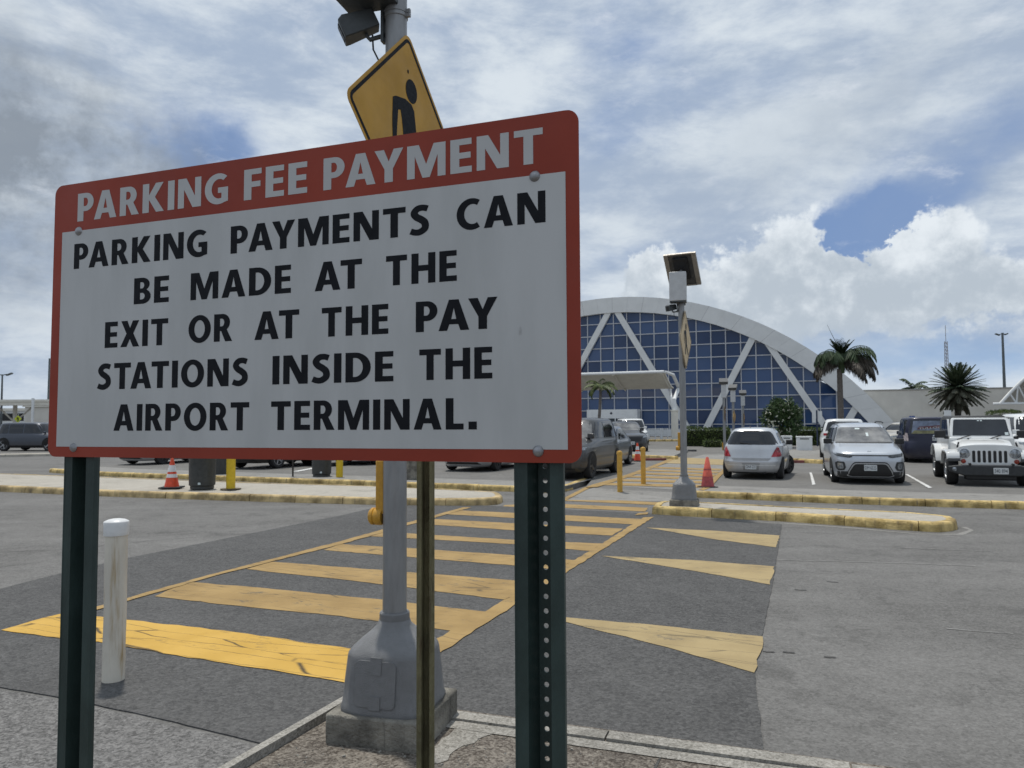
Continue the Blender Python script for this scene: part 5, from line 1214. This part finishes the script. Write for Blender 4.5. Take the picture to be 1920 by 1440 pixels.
# left canopy and buildings
lc = thing('parking_canopy', 'long pale canopy on white posts above the blue grey SUV at the left', 'canopy', at(40, 800, 72))
LA, LB = at(-260, 752, 72), at(330, 742, 72); LA.z = LB.z = at(40, 749, 72).z
dv = (LB-LA).normalized(); nv = V((-dv.y, dv.x, 0))
finish('roof_sheet', MB().prism([LA, LB, LB+nv*5+V((0, 0, -.25)), LA+nv*5+V((0, 0, -.25))], (0, 0, -.22)).prism([LA+nv*.1+V((0, 0, -.22)), LB+nv*.1+V((0, 0, -.22)), LB+nv*.1+V((0, 0, -.55)), LA+nv*.1+V((0, 0, -.55))], nv*.1), beige_roof, lc, smooth=0, world_space=True)
for px in (-180, 27, 235):
    b_ = at(px, 820, 74.5); b_.z = 0; tp = V((b_.x, b_.y, LA.z-.3))
    finish('post', MB().tube([b_, tp], .2, 10), beige_roof, lc, world_space=True)
    for sg in (-1, 1): finish('brace', MB().tube([V((b_.x, b_.y, LA.z-2.2)), tp+dv*sg*2.1], .08, 6), beige_roof, lc, world_space=True)
b_ = at(60, 820, 71.5); b_.z = 0
finish('front_post', MB().tube([b_, V((b_.x, b_.y, LA.z+.1))], .13, 10), white_steel, lc, world_space=True)
def bldg(name, label, px0, px1, ytop, Y, depth, m, dark=None):
    a, b = at(px0, ytop, Y), at(px1, ytop, Y); h = a.z; T = thing(name, label, 'building', V(((a.x+b.x)/2, Y, 0)))
    finish('wall', MB().prism([V((a.x, Y, 0)), V((b.x, Y, 0)), V((b.x, Y, h)), V((a.x, Y, h))], (0, depth, 0)), m, T, smooth=0, world_space=True)
    finish('roof_edge', MB().prism([V((a.x-.2, Y-.2, h+.002)), V((b.x+.2, Y-.2, h+.002)), V((b.x+.2, Y-.2, h+.35)), V((a.x-.2, Y-.2, h+.35))], (0, depth, 0)), beige_roof, T, smooth=0, world_space=True)
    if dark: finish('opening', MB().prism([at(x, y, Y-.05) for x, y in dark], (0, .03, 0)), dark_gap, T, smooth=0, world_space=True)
    return T
bldg('service_building', 'plain beige building under the parking canopy at the left', 47, 420, 763, 88, 20, beige_wall)
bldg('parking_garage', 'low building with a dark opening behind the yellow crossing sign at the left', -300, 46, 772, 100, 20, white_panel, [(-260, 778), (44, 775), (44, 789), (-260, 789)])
# yellow crossing sign there
ps = at(34, 800, 60); T = thing('crossing_sign', 'small yellow green pedestrian diamond sign above the roof of the blue grey SUV', 'sign', (ps.x, ps.y, 0))
lime = mat('lime sign sheeting', (.50, .56, .03), .5, var=.08)
cz_ = at(34, 785.5, 60).z; q = .30
pl = finish('diamond', MB().prism([V((dx*q, -.06, cz_+dz*q)) for dx, dz in ((0, -1), (1, 0), (0, 1), (-1, 0))], (0, .01, 0)), lime, T, smooth=0)
finish('walking_figure', MB().sheet([V((x*.62, -.0615, cz_+y*.62)) for x, y in WALK['torso']]), sign_black, pl, smooth=0)
finish('pole', MB().tube([(0, 0, 0), (0, 0, cz_+.5)], .045, 8), galv, T)

# ================================================================ LAMP POSTS, MAST, SMALL SIGNS
def lamp_post(label, px, ytop, ybase, Y, arms, r=.11, lean=0.):
    a = at(px, ytop, Y); T = thing('lamp_post', label, 'lamp post', (a.x, a.y, 0), group='tall lamp posts')
    finish('pole', MB().tube([(0, 0, 0), (0, 0, a.z)], [r*1.3, r*.75], 10), lamp_grey, T)
    for dx, dz in arms:
        finish('arm', MB().tube([(0, 0, a.z-.1), (dx*.6, 0, a.z-.1+dz)], .06, 6), lamp_grey, T)
        finish('lamp_head', MB().box((dx, 0, a.z-.1+dz), (abs(dx)*.9, .35, .18), Matrix.Rotation(-.35*(1 if dx > 0 else -1), 3, 'Y')), lamp_grey, T, bevel=.04)
    return T
lamp_post('grey double arm lamp post above the parking canopy at the left edge', 4.5, 702, 745, 90, ((-.75, .1), (.85, .12)), r=.12)
lamp_post('grey lamp post partly hidden by the left edge of the parking sign', 93, 672, 745, 92, ((.8, .1),), r=.14)
lamp_post('tall dark lamp post above the beige wing at the right', 1879.5, 624, 730, 110, ((-.75, -.15), (.55, -.1)), r=.20)
a = at(1772.5, 610, 160); T = thing('radio_mast', 'thin lattice radio mast far behind the round palm', 'mast', (a.x, a.y, 0))
mm = MB(); hz = at(1772.5, 640, 160).z; s_ = .55
for k in range(3):
    an = 2*pi*k/3; o = V((cos(an)*s_, sin(an)*s_, 0)); mm.tube([o, V((o.x*.55, o.y*.55, hz))], .07, 5)
for k in range(24):
    z = hz*k/24; 
    for j in range(3):
        a0, a1 = 2*pi*j/3, 2*pi*(j+1)/3; mm.tube([V((cos(a0)*s_*(1-.45*k/24), sin(a0)*s_*(1-.45*k/24), z)), V((cos(a1)*s_*(1-.45*(k+1)/24), sin(a1)*s_*(1-.45*(k+1)/24), z+hz/24))], .04, 4)
finish('lattice', mm, mat('mast grey', (.30, .28, .28), .6, var=.1), T); finish('antenna', MB().tube([(0, 0, hz-.1), (0, 0, a.z)], .06, 5), mat('mast grey', (.3, .28, .28)), T)
blue_sign = mat('blue parking sign', (.02, .07, .28), .45, var=.1)
def small_sign(label, px, py, Y, w, h, m, post=True, sym=True, px_post=None):
    c = at(px, py, Y); T = thing('parking_post_sign', label, 'sign', (c.x, c.y, Z_LOT), group=None)
    pn = finish('panel', MB().box((0, -.04, c.z-Z_LOT), (w, .012, h)), m, T)
    finish('post', MB().tube([(0, 0, 0), (0, 0, c.z-Z_LOT+h*.4)], .035, 8), galv, T)
    if sym: finish('symbol', MB().sheet([V((x*w*.5, -.048, c.z-Z_LOT+z*h*.5)) for x, z in ((-.5, -.6), (.5, -.6), (.6, -.3), (.1, .0), (.2, .6), (-.2, .6), (-.3, 0))]), PAPER, pn, smooth=0)
small_sign('blue accessible parking sign above the roof of the navy minivan', 1709.5, 784, 40, .30, .24, blue_sign)
small_sign('white panel sign with blue stripe behind the round palm', 1776, 776, 44, .42, .42, white_steel, sym=False)
T = thing('parking_post_sign', 'pair of white panels on a dark blue post in front of a white brace', 'sign', V((at(1532, 800, 46).x, 46, Z_LOT)))
post_blue = mat('dark blue post', (.030, .045, .085), .5, var=.1)
z_t = at(1532, 772, 46).z-Z_LOT
finish('post', MB().tube([(0, 0, 0), (0, 0, z_t+.1)], .05, 8), post_blue, T)
finish('panel', MB().box((-.19, -.03, z_t-.32), (.22, .02, .72)), white_steel, T); finish('panel', MB().box((.20, -.03, z_t-.32), (.22, .02, .72)), white_steel, T)

# ---- far solar poles along the path (small copies)
far_first = None
for lab, px, py, Y, yaw in (('far grey solar crossing pole, left one of the three before the glass front', 1356.5, 716, 40, -.27), ('far grey solar crossing pole with yellow sign, middle one of the three', 1374, 727, 44, -.45), ('far grey solar crossing pole, right one of the three before the glass front', 1392.5, 737, 50, -.25)):
    tp = at(px, py, Y)
    if far_first is None:
        T = far_first = thing('crossing_signal_pole', lab, 'crossing pole', (tp.x, tp.y, Z_LOT), yaw, 'solar crossing signal poles')
        T.location.z = tp.z-4.75
        finish('pole', MB().tube([(0, 0, 0), (0, 0, 4.2)], .075, 10), galv, T)
        finish('cabinet', MB().box((0, -.02, 4.3), (.26, .22, .80)), cabinet, T, bevel=.01)
        finish('solar_panel', MB().box((0, 0, 4.78), (.46, .5, .16), Matrix.Rotation(.45, 3, 'X')), solar_cell, T)
        finish('warning_sign', MB().prism([V((.05, dx*.45, 3.05+dz*.45)) for dx, dz in ((0, -1), (1, 0), (0, 1), (-1, 0))], (.01, 0, 0)), warn_yellow, T, smooth=0)
        finish('button_plate', MB().box((-.1, 0, 1.3), (.07, .06, .4)), btn_yellow, T)
        finish('base_cover', MB().lathe([(.28, 0), (.24, .42), (.12, .52), (.09, .56)], (0, 0, 0), 12), galv_dull, T)
    else:
        c = copy_tree(far_first); c.location = (tp.x, tp.y, tp.z-4.75); c.rotation_euler = (0, 0, yaw); c['label'] = lab

# ================================================================ STREET THINGS
def cone(label, p, h, base, m, bands, group='traffic cones', dirty=True, base_m=None):
    T = thing('traffic_cone', label, 'traffic cone', p, random.Random(label).uniform(0, 1.5), group); r0, r1 = base*.36, .03
    def rr(z): return lerp(r0, r1, (z-.03)/(h-.03))
    finish('cone', MB().lathe([(rr(.03), .03), (rr(h*.5), h*.5), (rr(h-.005), h-.005), (rr(h)*.6, h), (.001, h)], (0, 0, 0), 28), m, T, smooth=40)
    finish('base', MB().box((0, 0, .018), (base, base, .036)), base_m or RUBBER, T, bevel=.008)
    for a, b in bands: finish('band', MB().lathe([(rr(a)+.003, a), (rr(b)+.003, b)], (0, 0, 0), 28), cone_white, T, smooth=40)
zi = .162
cone('orange traffic cone with two white bands on the left island', G(322, 915, zi), .73, .48, cone_orange, ((.26, .345), (.40, .56)))
cc = G(1327, 914, Z_LOT); fadec = thing('traffic_cone', 'faded red traffic cone with no white bands beside the silver hatchback', 'traffic cone', cc, .3, 'traffic cones')
finish('base', MB().box((0, 0, .015), (.36, .36, .03)), RUBBER, fadec, bevel=.006)
finish('lower_part', MB().lathe([(.155, .03), (.12, .27)], (0, 0, 0), 28), cone_dull, fadec, smooth=40)
finish('cone', MB().lathe([(.1205, .27), (.035, .72), (.02, .735), (.001, .735)], (0, 0, 0), 28), cone_faded, fadec, smooth=40)
finish('dark_ring', MB().lathe([(.094, .425), (.088, .455)], (0, 0, 0), 28), cone_dull, fadec, smooth=40)
cone('orange traffic cone with white bands by the red wheel stop', G(1195.5, 865, Z_LOT), .73, .38, cone_orange, ((.30, .40), (.46, .60)))
def bin_(label, p, r, h):
    T = thing('litter_bin', label, 'litter bin', p, 0, 'dark grey litter bins')
    finish('body', MB().lathe([(r*.90, 0), (r*.90, .07), (r*1.0, .09), (r*1.02, h*.5), (r*1.03, h*.86), (r*1.06, h*.88), (r*1.06, h*.92), (r*.7, h), (.001, h*1.02)], (0, 0, 0), 32), bin_mat, T, smooth=30)
    lid = finish('label_plate', MB().box((.05, -r*1.0, .14), (.06, .012, .05)), PAPER, T)
bin_('dark grey round litter bin on the left island, next to the orange cone', G(379, 916, zi), .30, .95)
bin_('dark grey round litter bin right of the thin dark post, in the lot', G(603, 893.5, Z_LOT), .28, .95)
T = thing('litter_bin', 'dark bin half hidden behind the bin next to the orange cone', 'litter bin', G(412, 889, Z_LOT), 0, 'dark grey litter bins'); finish('body', MB().lathe([(.25, 0), (.27, .8), (.2, .92), (.001, .94)], (0, 0, 0), 24), bin_mat, T, smooth=30)
def bollard(label, p, r, h, m, plate_=False, cap=False, group='yellow bollards'):
    T = thing('bollard', label, 'bollard', p, 0, group)
    finish('tube', MB().lathe([(r, 0), (r, h-.06)]+([(r, h-.03), (r*.8, h-.008), (.001, h)]), (0, 0, 0), 24), m, T, smooth=50)
    if plate_: finish('base_plate', MB().lathe([(r*2.3, 0), (r*2.3, .014), (r*1.2, .018)], (0, 0, 0), 24), mat('rusty plate', (.10, .075, .04), .8, var=.4, scale=20), T, smooth=30)
    if cap: finish('cap', MB().lathe([(r*1.12, h-.075), (r*1.12, h-.04), (r*.9, h-.004), (.001, h+.012)], (0, 0, 0), 24), m, T, smooth=50)
bollard('thick bright yellow bollard with rusty base plate on the left island', G(432.5, 917, zi), .105, 1.05, bollard_yellow, True)
bollard('bright yellow bollard beside the bin in the lot, right of the thin post', G(636.5, 895, Z_LOT), .10, 1.05, bollard_yellow)
bollard('amber bollard on the path, the nearer one, left', G(1162.5, 926, .04), .062, 1.0, bollard_amber, False, True)
bollard('amber bollard on the path, the farther one, right', G(1206.5, 911, .09), .062, .98, bollard_amber, False, True)
p = G(549, 894, Z_LOT); T = thing('thin_post', 'thin dark metal post standing in the lot below the sign', 'post', p); finish('stem', MB().tube([(0, 0, 0), (0, 0, 1.2)], .026, 8), mat('dark brown steel', (.03, .025, .02), .7, var=.2), T); finish('marker', MB().box((0, -.03, 1.1), (.2, .01, .3)), galv, T)
p = G(774, 899, Z_LOT); T = thing('concrete_plinth', 'square grey concrete lamp base between the grey pole and the rusty post', 'concrete base', p, -.35)
finish('block', MB().box((0, 0, .35), (.40, .40, .7)), conc_block, T, bevel=.02); finish('stub', MB().lathe([(.11, .7), (.09, 1.5)], (0, 0, 0), 16), galv, T)
def wheel_stop(label, a, b, m):
    d = b-a; T = thing('wheel_stop', label, 'wheel stop', (a+b)/2, atan2(d.y, d.x), 'wheel stops'); L = d.length/2
    pf = [(-.08, 0), (-.065, .08), (-.045, .10), (.045, .10), (.065, .08), (.08, 0)]
    finish('block', MB().loft([[V((x, y, z)) for y, z in pf] for x in (-L, -L+.03, L-.03, L)]), m, T, smooth=20)
wheel_stop('dark red wheel stop behind the banded orange cone', G(1172, 863.5, Z_LOT), G(1249, 863.5, Z_LOT), mat('wheel stop red', (.16, .045, .04), .8, var=.3, scale=6))
wheel_stop('dark grey wheel stop behind the far solar pole', G(1246, 846, Z_LOT), G(1306, 846.5, Z_LOT), mat('wheel stop grey', (.07, .07, .07), .8, var=.3, scale=6))
wheel_stop('faded red wheel stop right of the silver hatchback', G(1488, 868, Z_LOT), G(1507, 868, Z_LOT), mat('wheel stop red', (.16, .045, .04)))
def planter(label, px0, px1, y0, y1, Y):
    a, b = at(px0, y1, Y), at(px1, y0, Y); w = b.x-a.x; h = b.z-a.z; T = thing('utility_box', label, 'utility box', ((a.x+b.x)/2, Y, a.z), -.3, 'white utility boxes')
    finish('cabinet', MB().box((0, 0, h*.52), (w, w*.8, h*.84)), white_steel, T, bevel=.02); finish('lid', MB().box((0, 0, h*.97), (w*1.06, w*.86, h*.07)), white_steel, T, bevel=.01)
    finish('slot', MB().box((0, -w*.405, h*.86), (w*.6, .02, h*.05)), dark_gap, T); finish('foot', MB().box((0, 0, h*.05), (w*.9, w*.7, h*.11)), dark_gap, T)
planter('white box with dark slot in front of the hedge, right of the hatchback', 1495, 1521, 818, 851, 37)
planter('white box half hidden behind the silver hatchback', 1466, 1484, 817, 849, 38)

# ================================================================ PLANTS
def leaf_mat(name, c1, c2, rough=.6, scale=1.2):
    m = bpy.data.materials.new(name); m.use_nodes = True; N = NT(m.node_tree); b = m.node_tree.nodes['Principled BSDF']
    tc = N.n.new('ShaderNodeTexCoord'); gi = N.n.new('ShaderNodeNewGeometry')
    t = N.add(N.mul(gi.outputs['Random Per Island'], .6), N.mul(N.noise(tc.outputs['Object'], scale, 3), .5))
    N.l.new(N.mix(N.ramp(t, .2, .85), c1, c2), b.inputs['Base Color']); b.inputs['Roughness'].default_value = rough; b.inputs['Specular IOR Level'].default_value = .35
    MATS[name] = m; return m
hedge_leaf = leaf_mat('hedge leaves', (.040, .072, .016), (.125, .165, .045))
bush_leaf = leaf_mat('bush leaves', (.020, .045, .014), (.065, .11, .035))
flower = leaf_mat('white blossom', (.55, .56, .45), (.72, .72, .60))
palm_leaf = leaf_mat('palm leaves', (.022, .040, .018), (.060, .092, .042))
palm_fresh = leaf_mat('fresh palm leaves', (.030, .055, .012), (.10, .125, .035))
palm_dry = leaf_mat('dry palm leaves', (.045, .038, .030), (.10, .085, .068))
date_leaf = leaf_mat('date palm leaves', (.045, .070, .042), (.115, .145, .085))
date_dry = leaf_mat('old date palm leaves', (.060, .066, .045), (.14, .137, .10))
bark = mat('palm bark', (.15, .13, .115), .9, var=.3, scale=6, bump=.4, stretch=(1, 1, 3))
bark_dark = mat('dark bark', (.045, .038, .03), .9, var=.3, scale=6)
def leaf(mb, p, d, up, L, w):
    s_ = d.cross(up); s_ = s_.normalized() if s_.length > 1e-5 else V((1, 0, 0)); mb.add([p, p+d*L*.45+s_*w, p+d*L, p+d*L*.45-s_*w], [(0, 1, 2, 3)])
def rdir(rnd):
    while True:
        v = V((rnd.uniform(-1, 1), rnd.uniform(-1, 1), rnd.uniform(-1, 1)))
        if .05 < v.length < 1: return v.normalized()
def frond(mb, base, az, el, L, droop, rnd, nl=26, ll=.55, wl=.05, hang=.6, curl=0., stem=.018, fold=0.):
    """one palm frond: arching rib with two rows of hanging leaflets"""
    d = V((cos(az)*cos(el), sin(az)*cos(el), sin(el))); pts = [base.copy()]; p = base.copy(); n = 14; sg = L/n; e = el
    for k in range(n):
        e -= droop/n*(.5+1.0*k/n); dd = V((cos(az+curl*k/n)*cos(e), sin(az+curl*k/n)*cos(e), sin(e))); p = p+dd*sg; pts.append(p)
    mb.tube(pts, [stem*(1-.8*i/n) for i in range(n+1)], 4, False)
    for k in range(nl):
        t = .10+.90*(k+rnd.random()*.5)/nl; i = min(n-1, int(t*n)); q = pts[i].lerp(pts[i+1], t*n-i); ax = (pts[i+1]-pts[i]).normalized()
        sd = ax.cross(V((0, 0, 1))); sd = sd.normalized() if sd.length > 1e-4 else V((1, 0, 0)); l = ll*(sin(pi*min(1, t*.86+.12))**.6)*rnd.uniform(.6, 1.15)
        for sgn in (-1, 1):
            ld = (sd*sgn*(1-fold)+ax*(.55+.5*fold)+V((0, 0, -hang*rnd.uniform(.6, 1.3)))).normalized(); leaf(mb, q, ld, V((0, 0, 1)) if abs(ld.z) < .9 else V((0, 1, 0)), l, wl)
def palm_trunk(T, h, r0, r1, m, rings=30, bend=0.):
    prof = []; mb = MB(); rg = []
    for k in range(rings+1):
        t = k/rings; r = lerp(r0, r1, t)*(1.04 if k % 2 else .98); c_ = V((bend*sin(t*1.5), 0, h*t)); rg.append([c_+V((r*cos(2*pi*j/14), r*sin(2*pi*j/14), 0)) for j in range(14)])
    finish('trunk', mb.loft(rg), m, T, smooth=40)
rnd = random.Random(7)
# big palm in front of the arch, fronds hanging heavily to the right
Yp = 52; base = at(1577, 800, Yp); top = at(1578, 692, Yp); T = thing('palm_tree', 'tall palm with drooping half dry fronds in front of the arch', 'palm', (base.x, Yp, Z_LOT))
hz = top.z-Z_LOT; palm_trunk(T, hz, .22, .17, bark); u = Yp/F
up_ = V((top.x-base.x, 0, hz)); g1 = MB(); g2 = MB()
shaft = MB().lathe([(.19, -.3), (.26, .3), (.22, 1.0), (.10, 1.5), (.03, 1.7)], up_, 14); finish('crownshaft', shaft, palm_leaf, T, smooth=50)
for k in range(20): frond(g1, up_+V((0, 0, .8)), rnd.uniform(0, 6.28), radians(rnd.uniform(64, 88)), rnd.uniform(1.1, 1.6), .45, rnd, 26, .42, .04, .15, stem=.02)
for az, el, L, dr in ((0, 48, 2.9, 2.5), (.35, 58, 2.8, 2.6), (-.4, 55, 3.0, 2.6), (.15, 40, 2.4, 2.5), (-.15, 64, 3.1, 2.7), (.7, 50, 2.6, 2.5), (pi, 50, 2.6, 2.6), (pi+.4, 58, 2.5, 2.7), (pi-.4, 42, 2.3, 2.4), (pi+.15, 34, 2.2, 2.2), (1.5, 50, 2.4, 2.4), (-1.4, 48, 2.4, 2.4), (2.2, 52, 2.4, 2.5), (-2.2, 46, 2.4, 2.5)):
    frond(g1, up_+V((0, 0, .75)), az+rnd.uniform(-.1, .1), radians(el), L, dr, rnd, 46, .90, .034, rnd.uniform(.9, 2.0), stem=.04)
for az, el, L, dr in ((0, 30, 2.8, 2.5), (.2, 42, 3.0, 2.7), (-.3, 20, 2.6, 2.2), (pi, 25, 2.3, 2.3), (.1, 20, 2.4, 1.9), (-.2, 34, 2.6, 2.2), (.3, 8, 2.1, 1.6), (pi+.2, 12, 2.1, 1.7), (pi-.2, -5, 1.9, 1.3), (-.1, -8, 2.0, 1.3), (.5, 26, 2.3, 2.1), (-1.0, 10, 1.9, 1.7)):
    frond(g2, up_+V((0, 0, .55)), az, radians(el), L*1.18, dr, rnd, 44, 1.0, .036, rnd.uniform(1.2, 2.4), stem=.04)
finish('crown', g1, palm_leaf, T, smooth=0); finish('dry_fronds', g2, palm_dry, T, smooth=0)
sp_ = MB(); frond(sp_, up_+V((-.1, 0, 1.4)), radians(180), radians(62), 1.9, -.1, rnd, 2, .1, .02, .1, stem=.03); finish('spear_leaf', sp_, palm_dry, T, smooth=0)
# dense round date palm
Yd = 47; base = at(1797, 800, Yd); top = at(1795, 727, Yd); T = thing('palm_tree', 'dense round palm with stiff radiating fronds above the white off road vehicle', 'palm', (base.x, Yd, Z_LOT))
hz = top.z-Z_LOT; palm_trunk(T, hz, .17, .19, bark_dark); c_ = V((top.x-base.x, 0, hz)); g1 = MB(); g2 = MB(); rnd = random.Random(12)
for k in range(104):
    az = k*2.39996; t = (k+.5)/104; el = radians(lerp(84, -28, t**.85)); L = lerp(1.62, 1.88, t)*rnd.uniform(.93, 1.05)
    frond(g1 if t < .72 else g2, c_, az, el, L, lerp(.12, .55, t), rnd, 40, .40, .036, .12 if t < .6 else .4, stem=.025, fold=.45)
finish('crown', g1, date_leaf, T, smooth=0)
for k in range(26):
    az = k*2.39996+1; el = radians(rnd.uniform(-62, -30)); frond(g2, c_+V((0, 0, -.15)), az, el, 1.7*rnd.uniform(.85, 1.05), .35, rnd, 34, .40, .036, .3, stem=.022, fold=.4)
finish('dry_fronds', g2, date_dry, T, smooth=0)
# small coconut palm before the entrance
Yc = 49; base = at(1118, 800, Yc); top = at(1126, 723, Yc); T = thing('palm_tree', 'small green palm in front of the cream walkway canopy', 'palm', (base.x, Yc, Z_LOT))
hz = top.z-Z_LOT; palm_trunk(T, hz, .12, .08, bark, bend=top.x-base.x); c_ = V(((top.x-base.x)*sin(1.5), 0, hz)); g1 = MB(); rnd = random.Random(5)
for az, el, L in ((0, 25, 1.35), (.5, 45, 1.3), (pi, 30, 1.3), (pi-.5, 55, 1.2), (1.2, 70, 1.1), (-.6, 10, 1.3), (pi+.6, 5, 1.3), (-1.5, 20, 1.2), (2.2, 40, 1.2), (-2.2, 30, 1.2), (.2, -10, 1.2), (pi+.1, -15, 1.15)):
    frond(g1, c_, az, radians(el), L, 1.7, rnd, 30, .40, .03, .9, stem=.02)
finish('crown', g1, palm_fresh, T, smooth=0)
# palm top behind the beige wing
Yb = 118; top = at(1710, 728, Yb); T = thing('palm_tree', 'palm top peeping over the beige wing left of the round palm', 'palm', (top.x, Yb, 0))
palm_trunk(T, top.z, .25, .2, bark); g1 = MB(); rnd = random.Random(9)
for k in range(11): frond(g1, V((0, 0, top.z)), k*2.4, radians(rnd.uniform(10, 80)), 2.6, 1.5, rnd, 30, .8, .09, .8, stem=.05)
for az in (0, .3): frond(g1, V((0, 0, top.z)), az, radians(35), 3.0, 1.4, rnd, 34, .8, .09, .8, stem=.05)
finish('crown', g1, palm_leaf, T, smooth=0)
# flowering tree
Yf = 44; base = at(1468, 840, Yf); T = thing('flowering_tree', 'round dark green tree with white blossoms behind the silver hatchback', 'tree', (base.x, Yf, Z_LOT)); rnd = random.Random(3)
cen = at(1469, 781, Yf); cz0 = cen.z-Z_LOT
finish('trunk', MB().tube([(0, 0, 0), (.05, 0, cz0*.5), (.0, 0, cz0)], [.10, .08, .05], 8).tube([(.04, 0, cz0*.45), (.5, .1, cz0*.9)], [.05, .03], 6).tube([(.04, 0, cz0*.4), (-.5, -.1, cz0*.9)], [.05, .03], 6), bark_dark, T, smooth=40)
g1 = MB(); g2 = MB()
cl = [(V((rnd.uniform(-.82, .82), rnd.uniform(-.8, .8), cz0+rnd.uniform(-.75, .80))), rnd.uniform(.26, .45)) for _ in range(46)]
cl += [(V((.15, 0, cz0-.95)), .45), (V((.3, -.2, cz0+.78)), .35), (V((.95, 0, cz0+.25)), .28), (V((-.95, 0, cz0-.15)), .28), (V((-.6, 0, cz0+.45)), .3)]
for c1, r in cl:
    if (V((c1.x, c1.y, (c1.z-cz0)))).length > 1.12: continue
    for k in range(120):
        d = rdir(rnd); q = c1+d*r*rnd.uniform(.55, 1.0); leaf(g1, q, (d+rdir(rnd)*.8+V((0, 0, -.15))).normalized(), rdir(rnd), rnd.uniform(.12, .22), rnd.uniform(.025, .045))
for k in range(70):
    d = rdir(rnd); 
    if d.y > .3: d.y = -d.y
    q = V((0, 0, cz0))+V((d.x*1.02, d.y*1.0, d.z*.98)); 
    if d.x > .3 and rnd.random() < .5: continue
    for j in range(5): leaf(g2, q+rdir(rnd)*.05, rdir(rnd), rdir(rnd), .10, .035)
finish('crown', g1, bush_leaf, T, smooth=0); finish('blossoms', g2, flower, T, smooth=0)['kind'] = 'stuff'
def hedge(label, px0, px1, ytop, ybot, Y, seed, depth=1.4, name='hedge'):
    rnd = random.Random(seed); a, b = at(px0, ybot, Y), at(px1, ybot, Y); h = at((px0+px1)/2, ytop, Y).z-Z_LOT; w = (b-a).length
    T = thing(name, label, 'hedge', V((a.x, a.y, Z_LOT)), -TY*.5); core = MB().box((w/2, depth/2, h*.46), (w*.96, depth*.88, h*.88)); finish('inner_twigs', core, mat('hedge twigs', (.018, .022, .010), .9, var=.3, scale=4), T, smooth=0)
    g1 = MB(); area = int(w*(h+depth)*330)
    for k in range(area):
        f = rnd.random()
        if f < .62: p = V((rnd.uniform(0, w), rnd.uniform(-.05, .10), rnd.uniform(.02, h))); d = V((0, -1, .2))
        else: p = V((rnd.uniform(0, w), rnd.uniform(0, depth), h+rnd.uniform(-.12, .05)+.05*sin(p_x(rnd)*3))); d = V((0, -.3, 1))
        p.z += .05*sin(p.x*2.1+seed); leaf(g1, p, (d+rdir(rnd)*.9).normalized(), rdir(rnd), rnd.uniform(.07, .13), rnd.uniform(.02, .034))
    for k in range(int(h*depth*250)):
        for xx in (0, w):
            p = V((xx+rnd.uniform(-.06, .06), rnd.uniform(0, depth), rnd.uniform(.02, h))); leaf(g1, p, (V((-1 if xx == 0 else 1, 0, .2))+rdir(rnd)*.9).normalized(), rdir(rnd), rnd.uniform(.07, .13), rnd.uniform(.02, .034))
    finish('foliage', g1, hedge_leaf, T, smooth=0)
def p_x(r): return r.uniform(0, 9)
hedge('clipped green hedge behind the far solar pole, left of the silver hatchback', 1283, 1365, 803.5, 834, 47, 1)
hedge('clipped green hedge behind the white boxes, right of the flowering tree', 1424, 1550, 804.5, 836, 48, 2)
hedge('low shaggy grass clump at the foot of the left hedge', 1322, 1350, 826, 838, 45, 3, .8, 'low_shrub')
hedge('dark shrub at the foot of the arched canopy at the right edge', 1864, 1912, 772, 800, 50, 6, 1.2, 'shrub')
SC.cycles.max_bounces = 6; SC.cycles.diffuse_bounces = 2; SC.cycles.glossy_bounces = 3; SC.cycles.transmission_bounces = 2
